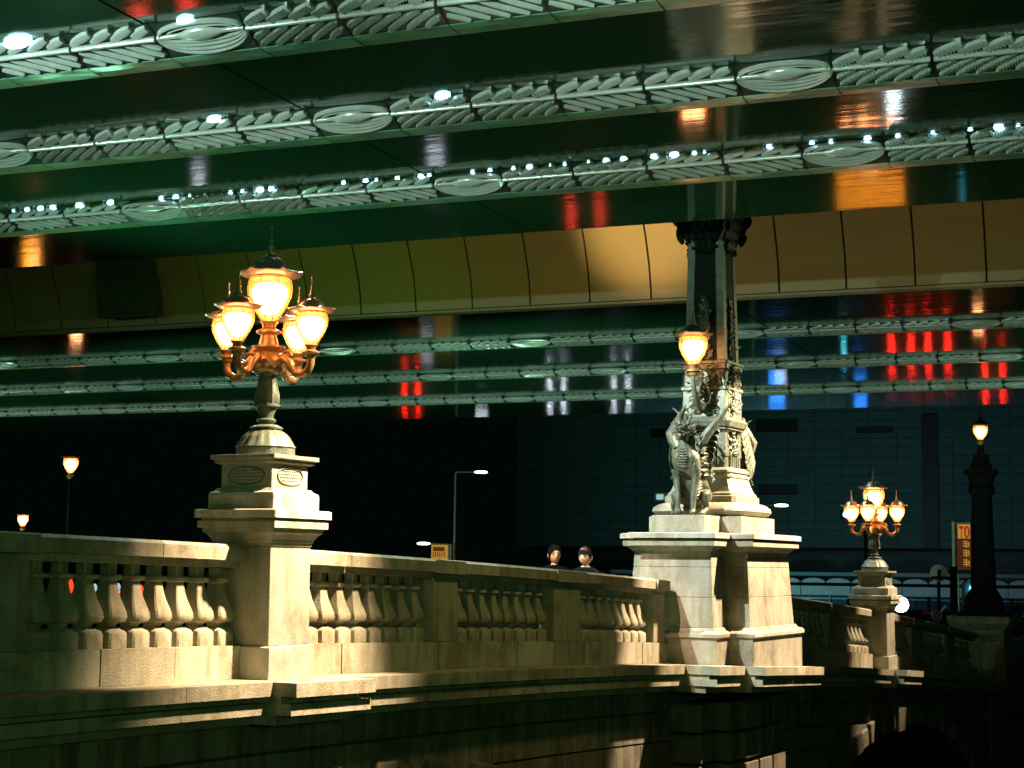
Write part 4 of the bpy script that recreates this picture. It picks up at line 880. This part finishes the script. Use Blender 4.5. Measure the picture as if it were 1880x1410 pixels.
# ------------------------------------------------------------------ two pedestrians
def person(px, py_top, y, rz, hgt, label, woman):
    t = aty(px, py_top, y); zf = t.z-hgt; root = empty('person', (t.x, t.y, zf), rz, label, 'person', 'people walking behind the balustrade')
    s = hgt/1.72; V = []; E = []; Rr = []
    def v(x, y_, z, r, p=None):
        V.append((x*s, y_*s, z*s)); Rr.append((r[0]*s, r[1]*s) if hasattr(r, '__len__') else r*s)
        if p is not None: E.append((p, len(V)-1))
        return len(V)-1
    pel = v(0, 0, .95, (.15, .11)); wa = v(0, 0, 1.10, (.135, .10), pel); chs = v(0, 0, 1.30, (.16, .11), wa); nb = v(.0, 0, 1.43, (.08, .07), chs); v(-.012, 0, 1.50, .055, nb)
    for sd in (-1, 1):
        a = v(0, sd*.16, 1.35, .045, chs); b = v(.03, sd*.22, 1.12, .038, a); c = v(-.06, sd*.22, .90, .036, b); v(-.09, sd*.22, .80, .03, c)
        h = v(0, sd*.09, .86, .09, pel); k_ = v(-.02*sd, sd*.09, .48, .06, h); a2 = v(.02*sd, sd*.09, .09, .045, k_); v(.02*sd-.14, sd*.10, .04, .04, a2)
    body = skin_obj('body', V, E, Rr, m_skin, root, 1)
    # clothing: coat follows the torso and arms, trousers the legs
    mb = MB(); mb.loft([[(rx*s*math.cos(a), ry*s*math.sin(a), z*s) for a in [2*PI*i/16 for i in range(16)]] for z, rx, ry in ((.80, .15, .21), (.95, .15, .20), (1.10, .14, .19), (1.28, .15, .22), (1.38, .13, .235), (1.435, .09, .16), (1.46, .075, .085))])
    for sd in (-1, 1): mb.tube([(0, sd*.18*s, 1.385*s), (.03*s, sd*.235*s, 1.13*s), (-.06*s, sd*.235*s, .88*s)], [.088*s, .075*s, .060*s], 10)
    mb.build('jacket', m_jacket, root, smooth=True)
    mb = MB()
    for sd in (-1, 1): mb.tube([(0, sd*.09*s, .92*s), (-.02*sd*s, sd*.09*s, .48*s), (.02*sd*s, sd*.09*s, .08*s)], [.115*s, .085*s, .07*s], 10)
    mb.build('trousers', m_jacket, root, smooth=True)
    if not woman: MB().lathe([(.072*s, 1.445*s), (.058*s, 1.475*s)], 14).build('shirt_collar', m_shirt, root)
    # head, modelled around the face looking to -x
    zc = 1.605*s; s0 = s; s = s*1.12; zc = 1.60*s0; mb = MB(); n, m_ = 28, 20; R = []
    for j in range(m_+1):
        th = PI*(j+.03)/(m_+.06); ring = []
        for i in range(n):
            ph = 2*PI*i/n; x = -math.cos(ph)*math.sin(th); y_ = math.sin(ph)*math.sin(th); z = -math.cos(th)
            X = .098*x; Y = .076*y_; Z = .118*z
            if z < 0: Y *= 1-.26*(-z)**1.3; X = X*(1-.10*(-z)) - (.006 if x < 0 else -.0)
            if x < -.2:
                X += .004*max(0, 1-abs(z)*1.5)
                nose = math.exp(-(y_/.17)**2)*math.exp(-((z+.18)/.20)**2); X -= .024*nose
                X += .011*math.exp(-((abs(y_)-.36)/.16)**2)*math.exp(-((z-.04)/.12)**2)
                X -= .007*math.exp(-(y_/.30)**2)*math.exp(-((z+.50)/.08)**2); X -= .008*math.exp(-(y_/.3)**2)*math.exp(-((z+.82)/.13)**2)
                X -= .005*math.exp(-((z-.22)/.10)**2)*math.exp(-((abs(y_)-.35)/.2)**2)
            ring.append((X*s, Y*s, zc+Z*s))
        R.append(ring)
    head = mb.loft(R).build('head', m_skin, root, smooth=True)
    mb = MB()
    for sd in (-1, 1): mb.ball((.012*s, sd*.078*s, zc-.012*s), (.018*s, .010*s, .032*s), 8, 6)
    mb.build('ears', m_skin, head, smooth=True)
    mb = MB()
    for sd in (-1, 1): mb.ball((-.086*s, sd*.031*s, zc+.003*s), (.010*s, .015*s, .005*s), 8, 5); mb.tube([(-.098*s, sd*.016*s, zc+.026*s), (-.094*s, sd*.034*s, zc+.030*s), (-.080*s, sd*.054*s, zc+.024*s)], .0035*s, 5)
    mb.build('eyes', m_hair, head); MB().ball((-.100*s, 0, zc-.062*s), (.008*s, .022*s, .006*s), 8, 5).build('mouth', M('lips', (.40, .10, .07), .5), head)
    # hair cap
    mb = MB(); R = []
    for j in range(13):
        th = PI*.5*(j)/12*1.0; ring = []
        for i in range(28):
            ph = 2*PI*i/28; f_ = max(0, math.cos(ph)); lim = (1.02 if woman else .98)-.0
            low = -.35+.95*f_**1.1 if not woman else -.85+1.32*(f_**.8)      # how far down the hair comes
            if woman: low = -.85+1.36*max(0, math.cos(ph+.12))**.7
            z = low+(1.0-low)*(j/12)**.8; z = min(z, .998); rr_ = math.sqrt(max(0, 1-min(1, abs(z))**2)) if z > 0 else 1-.10*z*z
            X = -math.cos(ph)*rr_*.103; Y = math.sin(ph)*rr_*.082; Z = .118*z*1.04+.002
            if not woman: X -= .008*f_*max(0, z)*(1-z)*4*.6; Z += .006*max(0, z)*(1+.5*math.sin(7*ph))
            ring.append((X*s, Y*s, zc+Z*s))
        R.append(ring)
    rh = random.Random(6 if woman else 9)
    for i in range(70):
        a = rh.uniform(-2.6, 2.6); a0 = a*.55; l0 = .60 if woman else .50
        if abs(a) < .9 and woman: continue
        pts = [(-math.cos(a*k_)*.107*s*math.sin(t), math.sin(a*k_)*.088*s*math.sin(t), zc+.127*s*math.cos(t)) for t, k_ in ((.15, .6), (.5, .8), (.9, 1), (1.15+.5*l0, 1.02))]
        mb.tube(pts, [.004*s, .009*s, .008*s, .002*s], 5)
    if not woman:
        m2_ = MB()
        for i in range(22):
            a = rh.uniform(-.75, 1.25); m2_.tube([(-math.cos(a*k_)*.106*s*math.sin(t), math.sin(a*k_)*.088*s*math.sin(t), zc+.126*s*math.cos(t)) for t, k_ in ((.25, .4), (.6, .8), (.88, 1), (1.0, 1.1))], [.003*s, .008*s, .008*s, .002*s], 5)
        m2_.build('brown_fringe', m_hairl, head, smooth=True)
    mb.loft(R).build('hair', m_hair, head, smooth=True)
    return root
cdir = math.degrees(YAW)
person(1018, 1003, 9.45, rad(27+13), 1.60, 'woman with parted black hair facing the camera behind the coping', True)
person(1075, 1006, 9.42, rad(27-30), 1.70, 'man with swept hair and dark jacket looking down toward the left', False)
